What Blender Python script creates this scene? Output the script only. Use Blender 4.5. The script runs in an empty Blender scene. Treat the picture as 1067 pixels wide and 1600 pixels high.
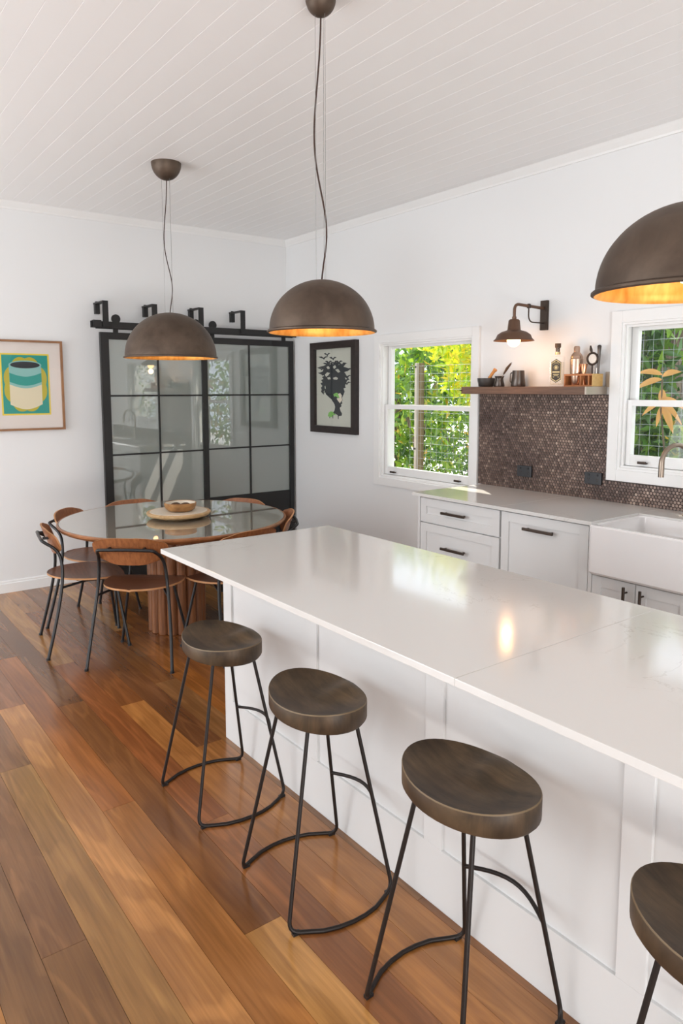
import bpy, bmesh, math, random
import numpy as np
from mathutils import Vector, Matrix
random.seed(7); rng=np.random.default_rng(7)
PI=math.pi
scn=bpy.context.scene
COL=scn.collection
# ------------------------------------------------------------------ camera
CAM=Vector((-3.8412,-5.997,1.5915)); YAW,PITCH,ROLL=.6444,-.1102,-.0011
fw=Vector((math.sin(YAW)*math.cos(PITCH),math.cos(YAW)*math.cos(PITCH),math.sin(PITCH)))
rt=Vector((math.cos(YAW),-math.sin(YAW),0)); up=rt.cross(fw)
r2=rt*math.cos(ROLL)+up*math.sin(ROLL); u2=-rt*math.sin(ROLL)+up*math.cos(ROLL)
cd=bpy.data.cameras.new('camera'); cam=bpy.data.objects.new('camera',cd); COL.objects.link(cam)
m=Matrix((r2,u2,-fw)).transposed().to_4x4(); m.translation=CAM; cam.matrix_world=m
cd.sensor_fit='VERTICAL'; cd.sensor_height=36; cd.sensor_width=24; cd.lens=36*1122.98/1600
cd.shift_y=-68.23/1600; cd.clip_start=.05; cd.clip_end=200
scn.camera=cam
# ------------------------------------------------------------------ world, sun, daylight, added fill lights, exposure
w=bpy.data.worlds.new('sky'); scn.world=w; w.use_nodes=True
bg=w.node_tree.nodes['Background']; bg.inputs[0].default_value=(.80,.90,1,1); bg.inputs[1].default_value=5.0
def lamp(name,kind,loc,energy,color,rot=None,aim=None,**k):
    d=bpy.data.lights.new(name,kind); d.energy=energy; d.color=color
    for a,b in k.items(): setattr(d,a,b)
    o=bpy.data.objects.new(name,d); COL.objects.link(o); o.location=loc
    if aim is not None: o.rotation_euler=(Vector(aim)-Vector(loc)).to_track_quat('-Z','Y').to_euler()
    return o
lamp('sun','SUN',(5,2,9),17,(1,.93,.8),aim=(5-.36,2-.55,9-.75),angle=.01)
lamp('left_window_daylight','AREA',(-6.3,-2.75,2.2),44,(1,.985,.97),aim=(0,-4.6,.9),shape='RECTANGLE',size=1.1,size_y=.9)
lamp('rear_fill','AREA',(-4.0,-9.0,1.55),36,(1,.985,.97),aim=(-3.4,0,3.4),shape='RECTANGLE',size=3.6,size_y=2.1)  # broad fill added behind the camera, tilted up towards the ceiling
lamp('left_ceiling_fill','AREA',(-6.3,-1.3,.95),96,(.99,.99,1),aim=(-.8,-1.6,3.3),shape='RECTANGLE',size=1.6,size_y=2.0)  # added fill at an unseen left opening, aimed up to brighten the far ceiling
lamp('rear_ceiling_fill','AREA',(-4.2,-8.7,.35),200,(1,.985,.965),aim=(-2.6,-1.5,3.2),shape='RECTANGLE',size=3.4,size_y=.5)  # low uplight added to brighten the ceiling, standing in for bounced sun
lamp('hall_fill','AREA',(-1.0,1.0,2.5),7,(1,.99,.95),aim=(-1.0,1.0,0),shape='RECTANGLE',size=1.0,size_y=.6)  # unseen lamp added to light the hall behind the frosted doors
vs=scn.view_settings; vs.view_transform='Standard'; vs.look='None'; vs.gamma=1; vs.use_curve_mapping=False; vs.exposure=-.80
# ------------------------------------------------------------------ materials
def mat(name,col=(.8,.8,.8),rough=.5,metal=0,spec=.5,coat=0,coat_r=.03,trans=0,ior=1.45,emit=None,es=0):
    M=bpy.data.materials.new(name); M.use_nodes=True; b=M.node_tree.nodes['Principled BSDF']
    b.inputs['Base Color'].default_value=(*col,1); b.inputs['Roughness'].default_value=rough; b.inputs['Metallic'].default_value=metal
    b.inputs['Specular IOR Level'].default_value=spec; b.inputs['Coat Weight'].default_value=coat; b.inputs['Coat Roughness'].default_value=coat_r
    b.inputs['Transmission Weight'].default_value=trans; b.inputs['IOR'].default_value=ior
    if emit: b.inputs['Emission Color'].default_value=(*emit,1); b.inputs['Emission Strength'].default_value=es
    return M
def N(M,t,**k):
    n=M.node_tree.nodes.new(t)
    for a,b in k.items():
        if a in n.inputs.keys(): n.inputs[a].default_value=b
        else: setattr(n,a,b)
    return n
def L(M,a,b): M.node_tree.links.new(a,b)
def ramp(M,fac,stops):
    r=N(M,'ShaderNodeValToRGB'); e=r.color_ramp.elements
    while len(e)<len(stops): e.new(.5)
    for q,(p,c) in zip(e,stops): q.position=p; q.color=(*c,1)
    L(M,fac,r.inputs[0]); return r.outputs[0]
def coords(M,scale=(1,1,1),src='Object'):
    t=N(M,'ShaderNodeTexCoord'); mp=N(M,'ShaderNodeMapping'); mp.inputs['Scale'].default_value=scale
    L(M,t.outputs[src],mp.inputs[0]); return mp.outputs[0]
def noise(M,co,scale,detail=4,rough=.55,dist=0,w=None):
    n=N(M,'ShaderNodeTexNoise'); n.inputs['Scale'].default_value=scale; n.inputs['Detail'].default_value=detail
    n.inputs['Roughness'].default_value=rough; n.inputs['Distortion'].default_value=dist
    if w is not None: n.noise_dimensions='4D'; L(M,w,n.inputs['W'])
    L(M,co,n.inputs['Vector']); return n.outputs['Fac']
def bsdf(M): return M.node_tree.nodes['Principled BSDF']
def bump(M,h,s=.1,d=.002):
    b=N(M,'ShaderNodeBump'); b.inputs['Strength'].default_value=s; b.inputs['Distance'].default_value=d
    L(M,h,b.inputs['Height']); L(M,b.outputs[0],bsdf(M).inputs['Normal'])
def mix(M,fac,a,b,mode='MULTIPLY'):
    n=N(M,'ShaderNodeMix',data_type='RGBA',blend_type=mode)
    for s,v in ((0,fac),(6,a),(7,b)):
        if hasattr(v,'is_linked') or isinstance(v,bpy.types.NodeSocket): L(M,v,n.inputs[s])
        else: n.inputs[s].default_value=v if s==0 else (*v,1)
    return n.outputs[2]
WALL=mat('wall_paint',(.80,.80,.795),.6,spec=.3); bump(WALL,noise(WALL,coords(WALL),60),.03)
CEIL=mat('ceiling_paint',(.92,.92,.915),.45,spec=.35)
TRIM=mat('white_gloss_trim',(.84,.835,.82),.3)
CAB=mat('cabinet_paint',(.70,.695,.685),.38)
# timber floor: each plank carries its own object colour
FLOOR=mat('floor_timber',(.3,.15,.06),.24,spec=.55,coat=.35,coat_r=.12)
oi=N(FLOOR,'ShaderNodeObjectInfo'); mw=N(FLOOR,'ShaderNodeMath',operation='MULTIPLY'); L(FLOOR,oi.outputs['Random'],mw.inputs[0]); mw.inputs[1].default_value=40
big=noise(FLOOR,coords(FLOOR,(4.2,.62,1)),1.5,3,.45,.9,mw.outputs[0])
sw=N(FLOOR,'ShaderNodeMath',operation='MULTIPLY'); L(FLOOR,big,sw.inputs[0]); sw.inputs[1].default_value=34
sn=N(FLOOR,'ShaderNodeMath',operation='SINE'); L(FLOOR,sw.outputs[0],sn.inputs[0])
g1=ramp(FLOOR,sn.outputs[0],[(0,(.86,.84,.82)),(.55,(1,1,1)),(1,(1.10,1.10,1.08))])
g2=ramp(FLOOR,noise(FLOOR,coords(FLOOR,(34,1.3,1)),2.2,6,.6,.3,mw.outputs[0]),[(.25,(.70,.67,.64)),(.7,(1.15,1.15,1.15))])
g3=ramp(FLOOR,noise(FLOOR,coords(FLOOR,(2,1,1)),1.1,2,.5,0,mw.outputs[0]),[(.3,(.72,.68,.66)),(.7,(1.2,1.2,1.15))])
c=mix(FLOOR,1.,oi.outputs['Color'],g1); c=mix(FLOOR,1.,c,g2); c=mix(FLOOR,1.,c,g3)
L(FLOOR,c,bsdf(FLOOR).inputs['Base Color'])
GAP=mat('dark_gap',(.05,.03,.02),.8)
# engineered stone
QUARTZ=mat('quartz_worktop',(.74,.73,.71),.12,spec=.5,coat=.22,coat_r=.045)
vq=noise(QUARTZ,coords(QUARTZ,(1,1,1)),1.7,6,.6,1.6)
vein=ramp(QUARTZ,vq,[(.492,(1,1,1)),(.4985,(.74,.71,.68)),(.505,(1,1,1))])
vm=ramp(QUARTZ,noise(QUARTZ,coords(QUARTZ),1.1,2),[(.5,(0,0,0)),(.62,(1,1,1))])
L(QUARTZ,mix(QUARTZ,vm,(.69,.675,.65),mix(QUARTZ,1.,(.69,.675,.65),vein),'MIX'),bsdf(QUARTZ).inputs['Base Color'])
def wood(name,a,b,scale=(2,18,18),rough=.4,**k):
    M=mat(name,a,rough,**k); n=noise(M,coords(M,scale),2.5,6,.6,.4)
    L(M,ramp(M,n,[(.3,b),(.68,a)]),bsdf(M).inputs['Base Color']); bump(M,n,.06,.001); return M
WALNUT=wood('walnut_veneer',(.36,.135,.048),(.20,.068,.026),(26,26,1.6),.36)
SEATPLY=wood('walnut_seat_veneer',(.26,.10,.048),(.15,.055,.027),(26,2,26),.33)
EDGE=mat('plywood_edge',(.50,.25,.11),.5)
TABLEW=wood('table_timber',(.36,.15,.06),(.21,.08,.03),(6,6,3),.35)
FLUTE=wood('pedestal_timber',(.30,.12,.048),(.14,.052,.022),(24,24,1.2),.35)
PALE=wood('mango_wood',(.62,.42,.22),(.42,.25,.11),(3,20,20),.45)
BOWLW=wood('olive_wood',(.46,.24,.09),(.20,.09,.03),(3,9,9),.35)
CREAM=mat('cream_enamel',(.75,.68,.56),.3)
SHELFW=wood('shelf_timber',(.20,.11,.07),(.10,.055,.037),(20,2,20),.5)
CADDYW=wood('caddy_timber',(.50,.20,.07),(.36,.13,.045),(20,3,20),.4)
CADDYLIT=wood('caddy_timber_lit',(.62,.40,.15),(.50,.30,.10),(20,3,20),.4)  # caddy end board coloured paler gold, light on that face painted in
STOOLW=mat('stool_timber',(.12,.08,.05),.5,spec=.4)
so=N(STOOLW,'ShaderNodeObjectInfo')
s1=noise(STOOLW,coords(STOOLW,(9,2,2)),3,6,.65,.5,so.outputs['Random']); s2=noise(STOOLW,coords(STOOLW),4.5,3,.5)
L(STOOLW,mix(STOOLW,1.,ramp(STOOLW,s1,[(.3,(.048,.034,.022)),(.7,(.165,.105,.058))]),ramp(STOOLW,s2,[(.38,(.5,.48,.48)),(.62,(1.15,1.15,1.1))])),bsdf(STOOLW).inputs['Base Color']); bump(STOOLW,s1,.2,.002)
STOOLE=mat('worn_stool_edge',(.17,.115,.06),.5)
BLACK=mat('black_powder_coat',(.012,.012,.013),.35)
DOORM=mat('black_steel',(.014,.0135,.0135),.42)
ROD=mat('stool_rod',(.016,.011,.009),.45,spec=.3)
BRONZE=mat('aged_bronze_shade',(.085,.06,.045),.5,metal=.55,spec=.4)
bn=noise(BRONZE,coords(BRONZE),7,5,.6,.3); L(BRONZE,ramp(BRONZE,bn,[(.35,(.075,.052,.038)),(.7,(.135,.098,.072))]),bsdf(BRONZE).inputs['Base Color'])
GOLD=mat('gold_leaf_lining',(.95,.55,.15),.45,metal=.35)
gn=noise(GOLD,coords(GOLD,(3,3,1)),9,4); L(GOLD,ramp(GOLD,gn,[(.35,(.70,.30,.045)),(.65,(.95,.52,.12))]),bsdf(GOLD).inputs['Base Color'])
CORD=mat('brown_cord',(.05,.025,.018),.7)
CABLE=mat('steel_cable',(.30,.29,.28),.35,metal=.8)
BULB=mat('warm_bulb',(1,.9,.7),.2,emit=(1,.62,.26),es=14)
COPPER=mat('copper_lamp',(.15,.085,.055),.45,metal=.6)
HANDLE=mat('bronze_handle',(.06,.042,.032),.4,metal=.6)
FIRE=mat('fireclay_glaze',(.80,.775,.765),.12,coat=.5)
TAP=mat('brushed_bronze_tap',(.30,.24,.19),.3,metal=.9)
STEELP=mat('brushed_plate',(.42,.36,.30),.4,metal=.7)
GROUT=mat('grout',(.085,.065,.06),.8)
TILE=mat('penny_tile_glaze',(.15,.11,.095),.28,spec=.6,metal=.25)
gi=N(TILE,'ShaderNodeNewGeometry'); t1=ramp(TILE,gi.outputs['Random Per Island'],[(0,(.10,.064,.048)),(.55,(.18,.122,.095)),(.93,(.27,.19,.15)),(1,(.42,.32,.25))])
t2=ramp(TILE,noise(TILE,coords(TILE),2.4,3,.6),[(.38,(.62,.58,.60)),(.62,(1.2,1.2,1.2))])
L(TILE,mix(TILE,1.,t1,t2),bsdf(TILE).inputs['Base Color'])
PLUG=mat('charcoal_plastic',(.022,.024,.028),.35)
GLASS=mat('window_glass',(1,1,1),0,trans=1,ior=1.45)
# architectural glass: clear to shadow rays through a thin pane
def thin_glass(name,refl=.08,tint=(1,1,1)):
    M=bpy.data.materials.new(name); M.use_nodes=True; nt=M.node_tree; nt.nodes.clear()
    o=N(M,'ShaderNodeOutputMaterial'); t=N(M,'ShaderNodeBsdfTransparent'); t.inputs[0].default_value=(*tint,1)
    g=N(M,'ShaderNodeBsdfGlossy'); g.inputs['Roughness'].default_value=.0
    f=N(M,'ShaderNodeFresnel'); f.inputs['IOR'].default_value=1.5; x=N(M,'ShaderNodeMixShader')
    gm=N(M,'ShaderNodeNewGeometry'); s1_=N(M,'ShaderNodeMath',operation='SUBTRACT'); s1_.inputs[0].default_value=1; L(M,gm.outputs['Backfacing'],s1_.inputs[1])
    s2_=N(M,'ShaderNodeMath',operation='MULTIPLY'); L(M,f.outputs[0],s2_.inputs[0]); L(M,s1_.outputs[0],s2_.inputs[1])
    L(M,s2_.outputs[0],x.inputs[0]); L(M,t.outputs[0],x.inputs[1]); L(M,g.outputs[0],x.inputs[2]); L(M,x.outputs[0],o.inputs[0]); return M
PANE=thin_glass('clear_pane')
FROST=mat('frosted_glass',(.40,.45,.41),.55,spec=.6,trans=.55,coat=1,coat_r=.008,ior=1.5)
bsdf(FROST).inputs['Coat IOR'].default_value=2.2
TINT=mat('smoked_table_glass',(.30,.27,.22),.02,spec=1.0,coat=1,coat_r=.0); bsdf(TINT).inputs['Coat IOR'].default_value=1.9; bsdf(TINT).inputs['IOR'].default_value=1.6
ARTG=thin_glass('picture_glass')
PAPER=mat('grey_green_paper',(.56,.57,.49),.6); INK=mat('charcoal_ink',(.028,.032,.036),.6); GREEN=mat('green_ink',(.22,.50,.12),.6)
MOUNT=mat('mount_board',(.76,.69,.64),.7); OAK=wood('oak_frame',(.36,.18,.08),(.24,.11,.05),(4,4,4),.4)
TEAL=mat('teal_ink',(.015,.30,.25),.5); OLIVE=mat('olive_yellow_ink',(.50,.42,.03),.5); YELLOW=mat('yellow_ink',(.82,.62,.06),.5); BUFF=mat('buff_ink',(.74,.66,.46),.5); AQUA=mat('aqua_ink',(.25,.50,.46),.5)
DARKF=wood('dark_stained_frame',(.035,.024,.022),(.022,.016,.015),(10,10,10),.35)
SSTEEL=mat('polished_steel',(.62,.55,.48),.22,metal=1); CUP=mat('polished_copper',(.72,.36,.2),.22,metal=1)
STONE=mat('dark_granite',(.045,.042,.04),.45); JUG=mat('gunmetal',(.10,.085,.075),.28,metal=.8); PESTLE=mat('pale_pestle_wood',(.62,.28,.09),.4)
CORK=mat('cork_stopper',(.10,.055,.03),.6); LBL=mat('black_label',(.05,.04,.03),.5); GLD=mat('label_gold',(.62,.48,.24),.35,metal=.6)
BOTG=thin_glass('bottle_glass')
def leafmat(name,stops,tr=.45):
    M=bpy.data.materials.new(name); M.use_nodes=True; nt=M.node_tree; nt.nodes.clear()
    o=N(M,'ShaderNodeOutputMaterial'); g=N(M,'ShaderNodeNewGeometry')
    c=ramp(M,g.outputs['Random Per Island'],stops)
    d=N(M,'ShaderNodeBsdfDiffuse'); t=N(M,'ShaderNodeBsdfTranslucent'); x=N(M,'ShaderNodeMixShader',); x.inputs[0].default_value=tr
    gl=N(M,'ShaderNodeBsdfGlossy'); gl.inputs['Roughness'].default_value=.35; x2=N(M,'ShaderNodeMixShader'); x2.inputs[0].default_value=.06
    L(M,c,d.inputs[0]); L(M,c,t.inputs[0]); L(M,d.outputs[0],x.inputs[1]); L(M,t.outputs[0],x.inputs[2])
    L(M,x.outputs[0],x2.inputs[1]); L(M,gl.outputs[0],x2.inputs[2]); L(M,x2.outputs[0],o.inputs[0]); return M
LEAF=leafmat('green_leaves',[(0,(.05,.13,.02)),(.4,(.16,.33,.03)),(.9,(.42,.58,.04)),(1,(.75,.40,.04))])
LEAFY=leafmat('lime_leaves',[(0,(.30,.50,.02)),(.5,(.62,.72,.03)),(1,(.9,.68,.02))],.55)
LEAFD=leafmat('deep_green_leaves',[(0,(.03,.09,.02)),(.6,(.09,.22,.03)),(1,(.25,.42,.04))],.35)
ORANGE=leafmat('orange_leaf',[(0,(.62,.30,.07)),(1,(.80,.45,.15))],.4)
BARK=mat('bark',(.13,.095,.065),.9); bk=noise(BARK,coords(BARK,(8,8,1.5)),4,5); L(BARK,ramp(BARK,bk,[(.3,(.05,.035,.025)),(.7,(.24,.18,.12))]),bsdf(BARK).inputs['Base Color']); bump(BARK,bk,.6,.01)
POSTW=wood('weathered_post',(.24,.18,.09),(.15,.11,.055),(12,12,1.2),.8)
RAIL=wood('silvered_rail',(.50,.44,.40),(.36,.30,.27),(12,12,1.2),.8)
GALV=mat('galvanised_wire',(.40,.42,.44),.5,metal=.3)
GROUND=mat('pale_paving',(.62,.60,.57),.9); L(GROUND,ramp(GROUND,noise(GROUND,coords(GROUND),.8,4),[(.4,(.50,.48,.44)),(.6,(.72,.70,.68))]),bsdf(GROUND).inputs['Base Color'])
FENCE=mat('dark_fence_board',(.06,.055,.055),.8); LATT=mat('white_lattice',(.75,.75,.73),.6)
# ------------------------------------------------------------------ geometry helpers
class MB:
    def __init__(s): s.bm=bmesh.new()
    def box(s,x0,x1,y0,y1,z0,z1,bev=0):
        r=bmesh.ops.create_cube(s.bm,size=1); v=r['verts']
        bmesh.ops.scale(s.bm,vec=(abs(x1-x0),abs(y1-y0),abs(z1-z0)),verts=v)
        bmesh.ops.translate(s.bm,vec=((x0+x1)/2,(y0+y1)/2,(z0+z1)/2),verts=v)
        if bev:
            e=list({e for q in v for e in q.link_edges})
            bmesh.ops.bevel(s.bm,geom=e,offset=bev,segments=2,affect='EDGES',profile=.7)
        return s
    def lathe(s,prof,n=32,c=(0,0),cap=False):
        rings=[]
        for r,z in prof:
            if r<1e-6: rings.append([s.bm.verts.new((c[0],c[1],z))])
            else: rings.append([s.bm.verts.new((c[0]+r*math.cos(2*PI*i/n),c[1]+r*math.sin(2*PI*i/n),z)) for i in range(n)])
        for a,b in zip(rings,rings[1:]):
            for i in range(n):
                j=(i+1)%n
                if len(a)==1 and len(b)==1: continue
                if len(a)==1: s.bm.faces.new((a[0],b[j],b[i]))
                elif len(b)==1: s.bm.faces.new((a[i],a[j],b[0]))
                else: s.bm.faces.new((a[i],a[j],b[j],b[i]))
        return s
    def tube(s,pts,r,n=8,caps=True):
        pts=[Vector(p) for p in pts]; rr=r if isinstance(r,(list,tuple)) else [r]*len(pts)
        t0=(pts[1]-pts[0]).normalized(); ref=Vector((0,0,1)) if abs(t0.z)<.9 else Vector((1,0,0))
        nrm=t0.cross(ref).normalized(); prev=None; first=None
        for i,p in enumerate(pts):
            t=(pts[min(i+1,len(pts)-1)]-pts[max(i-1,0)]).normalized()
            nrm=(nrm-t*nrm.dot(t)).normalized(); bn=t.cross(nrm)
            ring=[s.bm.verts.new(p+(nrm*math.cos(2*PI*k/n)+bn*math.sin(2*PI*k/n))*rr[i]) for k in range(n)]
            if prev:
                for k in range(n): s.bm.faces.new((prev[k],prev[(k+1)%n],ring[(k+1)%n],ring[k]))
            else: first=ring
            prev=ring
        if caps: s.bm.faces.new(first[::-1]); s.bm.faces.new(prev)
        return s
    def prism(s,poly,ax,a,b):
        "polygon of 2-tuples extruded along axis ax from a to b"
        def P(p,h): q=list(p); q.insert(ax,h); return s.bm.verts.new(q)
        A=[P(p,a) for p in poly]; B=[P(p,b) for p in poly]; n=len(poly)
        s.bm.faces.new(A); s.bm.faces.new(B[::-1])
        for i in range(n): s.bm.faces.new((A[i],B[i],B[(i+1)%n],A[(i+1)%n]))
        return s
    def mesh(s,name,M,smooth=False):
        bmesh.ops.recalc_face_normals(s.bm,faces=s.bm.faces)
        me=bpy.data.meshes.new(name); s.bm.to_mesh(me); s.bm.free()
        for q in (M if isinstance(M,(list,tuple)) else [M]): me.materials.append(q)
        if smooth:
            me.polygons.foreach_set('use_smooth',[True]*len(me.polygons))
            try: me.set_sharp_from_angle(angle=math.radians(smooth if smooth>1 else 40))
            except Exception: pass
        return me
    def build(s,name,M,parent=None,smooth=False,label=None,loc=None,rz=0):
        o=bpy.data.objects.new(name,s.mesh(name,M,smooth)); COL.objects.link(o)
        if parent: o.parent=parent
        if label: o['label']=label
        if loc is not None: o.location=loc
        if rz: o.rotation_euler.z=rz
        return o
def thing(name,label,cat,loc=(0,0,0),rz=0,group=None):
    o=bpy.data.objects.new(name,None); COL.objects.link(o); o.location=loc; o.rotation_euler.z=rz; o.empty_display_size=.1
    o['label']=label; o['category']=cat
    if group: o['group']=group
    return o
def tag(o,label,cat,group=None):
    o['label']=label; o['category']=cat
    if group: o['group']=group
    return o
def struct(o,label=None):
    o['kind']='structure'
    if label: o['label']=label
    return o
def sroot(name,label=None,loc=(0,0,0)):
    o=bpy.data.objects.new(name,None); COL.objects.link(o); o.location=loc; return struct(o,label)
def copy_tree(o,parent=None):
    c=o.copy(); COL.objects.link(c); c.parent=parent
    for ch in o.children: copy_tree(ch,c)
    return c
def catmull(P,n=6):
    P=[Vector(p) for p in P]; Q=[P[0]*2-P[1]]+P+[P[-1]*2-P[-2]]; out=[]
    for i in range(1,len(Q)-2):
        for k in range(n):
            t=k/n; a,b,c,d=Q[i-1:i+3]
            out.append(.5*((2*b)+(c-a)*t+(2*a-5*b+4*c-d)*t*t+(3*b-a-3*c+d)*t**3))
    out.append(P[-1]); return out
def fillet(P,r,n=5):
    P=[Vector(p) for p in P]; out=[P[0]]
    for a,b,c in zip(P,P[1:],P[2:]):
        u=(a-b); v=(c-b); d=min(r,u.length*.49,v.length*.49); p=b+u.normalized()*d; q=b+v.normalized()*d
        for k in range(n+1):
            t=k/n; out.append(p*(1-t)**2+b*2*t*(1-t)+q*t*t)
    out.append(P[-1]); return out
# ------------------------------------------------------------------ room shell
XL,YR,ZC=-6.45,-9.2,3.0
H=.92
# floor with separate planks
fl=MB().box(XL,0,YR,0,-.05,-.012).build('floor',GAP); struct(fl,'glossy mixed-tone hardwood plank floor running towards the black doors')
PW=.1255; xr=-.01; pcount=0
cols=[(.30,.12,.045),(.36,.16,.055),(.24,.105,.045),(.42,.22,.09),(.26,.13,.062),(.38,.18,.065),(.21,.10,.05),(.36,.14,.04)]
known={-2.39:(-3.165,(.235,.105,.055),(.40,.185,.075)),-2.515:(-2.55,(.30,.12,.05),(.40,.18,.07)),-2.64:(-3.70,(.32,.12,.05),(.28,.115,.05)),
 -2.775:(-4.27,(.26,.115,.05),(.50,.27,.115)),-2.90:(-3.404,(.34,.135,.05),(.38,.17,.068)),-3.026:(-2.228,(.27,.12,.065),(.50,.25,.115)),
 -3.152:(-2.87,(.25,.125,.068),(.36,.20,.09)),-3.28:(-4.007,(.24,.12,.06),(.30,.155,.07)),-3.405:(-2.5,(.24,.13,.075),(.22,.115,.058))}
known={-2.375:known[-2.39],-2.5:known[-2.515],-2.65:known[-2.64],-2.775:known[-2.775],-2.90:known[-2.90],-3.026:known[-3.026],-3.152:known[-3.152],-3.28:known[-3.28],-3.405:known[-3.405]}
rows=[]; x=-3.026
while x<0: x+=PW
edges=[]; 
while x>XL: edges.append(x); x-=PW
stuff=MB()
# note: named joint rows give (joint y, colour beyond the joint, colour nearer the camera)
for xe in edges:
    x1=min(xe,0); x0=max(xe-PW,XL)
    kk=[k for k in known if abs(k-xe)<.03]
    joints=[]
    if kk:
        j,cf,cn=known[kk[0]]
        segs=[(0,j+1.75 if j+1.75<-.3 else 0,random.choice(cols))] if False else []
        y=j+1.9
        ys=[0.]+([y] if y<-.4 else [])+[j,j-2.6,j-4.3]; ys=[q for q in ys if q>YR]+[YR]
        cl=[random.choice(cols) for _ in ys]; ji=ys.index(j); cl[ji-1]=cf; cl[ji]=cn
    else:
        ys=[0.]; y=-random.uniform(.3,1.9)
        while y>YR+.3: ys.append(y); y-=random.uniform(1.3,2.3)
        ys.append(YR); cl=[random.choice(cols) for _ in ys]
    for (ya,yb),cc in zip(zip(ys,ys[1:]),cl):
        vis=x0>-4.3 and ya>-5.4 or x0>-5.6 and ya>-2.6
        hidden=x0>-1.0 and yb<-2.5
        if vis and not hidden and pcount<295:
            cx,cy=(x0+x1)/2,(ya+yb)/2; hx,hy=(x1-x0)/2-.0006,(ya-yb)/2-.0006
            o=MB().box(-hx,hx,-hy,hy,-.012,0,).build('floor_plank',FLOOR,fl,loc=(cx,cy,0)); v=random.uniform(.92,1.08)
            o.color=(cc[0]*v*.97,cc[1]*v*.89,cc[2]*v*.64,1); pcount+=1
        else: stuff.box(x0+.0006,x1-.0006,yb+.0006,ya-.0006,-.012,0)
so_=stuff.build('floor_boards',FLOOR,fl); so_['kind']='stuff'; so_.color=(.33,.14,.06,1)
# ceiling of V-jointed boards
ce=MB().box(XL,.0,YR,0,ZC+.012,ZC+.06).build('ceiling',CEIL); struct(ce,'white tongue and groove boarded ceiling')
x=0
bm0=None
while x>XL+.05:
    wv=.112
    if bm0 is None:
        m0=MB(); a=wv/2; d=.0015
        m0.prism([(-a,.012),(-a,.0016),(-a+d,0),(a-d,0),(a,.0016),(a,.012)],1,YR,0); bm0=m0.mesh('ceiling_board',CEIL)
    o=bpy.data.objects.new('ceiling_board',bm0); COL.objects.link(o); o.parent=ce; o.location=(x-wv/2,0,ZC); x-=wv
# roof slab; its unseen eave is added to block sun at the windows
struct(MB().box(XL-.4,.62,YR-.4,.2,ZC+.08,ZC+.22).build('trim_5',TRIM),'unseen roof slab with an eave added to cut the sun')
# walls
T=.14
def hole_wall(name,ax,at,lo,hi,holes,thick,M=WALL,label=None,zt=ZC+.06):
    m=MB(); cuts=sorted(holes); p=lo
    def bx(a,b,z0,z1):
        if b-a<1e-4 or z1-z0<1e-4: return
        if ax=='x': m.box(min(at,at+thick),max(at,at+thick),a,b,z0,z1)
        else: m.box(a,b,min(at,at+thick),max(at,at+thick),z0,z1)
    for a,b,z0,z1 in cuts: bx(p,a,-.05,zt); bx(a,b,-.05,z0); bx(a,b,z1,zt); p=b
    bx(p,hi,-.05,zt)
    return struct(m.build(name,M),label)
W1=(-2.445,-1.425,.862,1.962); W2=(-4.62,-3.603,1.115,1.97)
hole_wall('wall_right','x',0,YR,.14,[W2,W1],T,label='white wall with the two sash windows')
hole_wall('wall_back','y',0,XL,0,[(-1.82,-.07,0,2.0)],T,label='white wall with the black sliding doors')
hole_wall('wall_left','x',XL,YR,0,[(-5.2,-2.3,.9,2.75),(-2.1,-.5,0.0,2.3)],-T)
hole_wall('wall_rear','y',YR,XL,0,[(-5.9,-2.1,.4,2.6)],-T)
struct(MB().box(-2.3,.14,1.9,2.0,-.05,2.7).build('wall_hall',WALL))
struct(MB().box(-2.3,-2.2,.14,1.9,-.05,2.7).build('wall_hall_left',WALL))
struct(MB().box(.04,.14,.14,1.9,-.05,2.7).build('wall_hall_right',WALL))
struct(MB().box(-2.3,.14,.14,2,2.7,2.8).build('ceiling_hall',CEIL))
struct(MB().box(-2.3,.14,0,2,-.05,-.001).build('floor_hall',FLOOR)).color=(.33,.14,.06,1)
# skirting and cornice
def strip(name,prof,axis,a,b,at,M=TRIM,label=None):
    m=MB(); pts=[((at-p if axis=='y' else at-p),z) for p,z in prof]
    if axis=='y': m.prism(pts,1,a,b)       # runs along y on wall x=at
    else: m.prism(pts,0,a,b)               # runs along x on wall y=at
    return struct(m.build(name,M),label)
sk=[(0,0),(.016,0),(.016,.072),(.011,.078),(.011,.088),(.004,.096),(0,.096)]
strip('baseboard_back',sk,'x',XL,-1.95,0,label='white skirting board on the door wall')
strip('baseboard_right',sk,'y',-2.55,0,0)
cn=[(0,ZC-.055),(.008,ZC-.055),(.012,ZC-.043),(.03,ZC-.018),(.036,ZC-.008),(.042,ZC),(0,ZC)]
strip('trim_1',cn,'y',YR,0,0,label='white cornice above the window wall'); strip('trim_2',cn,'x',XL,0,0,label='white cornice above the black doors')
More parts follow.
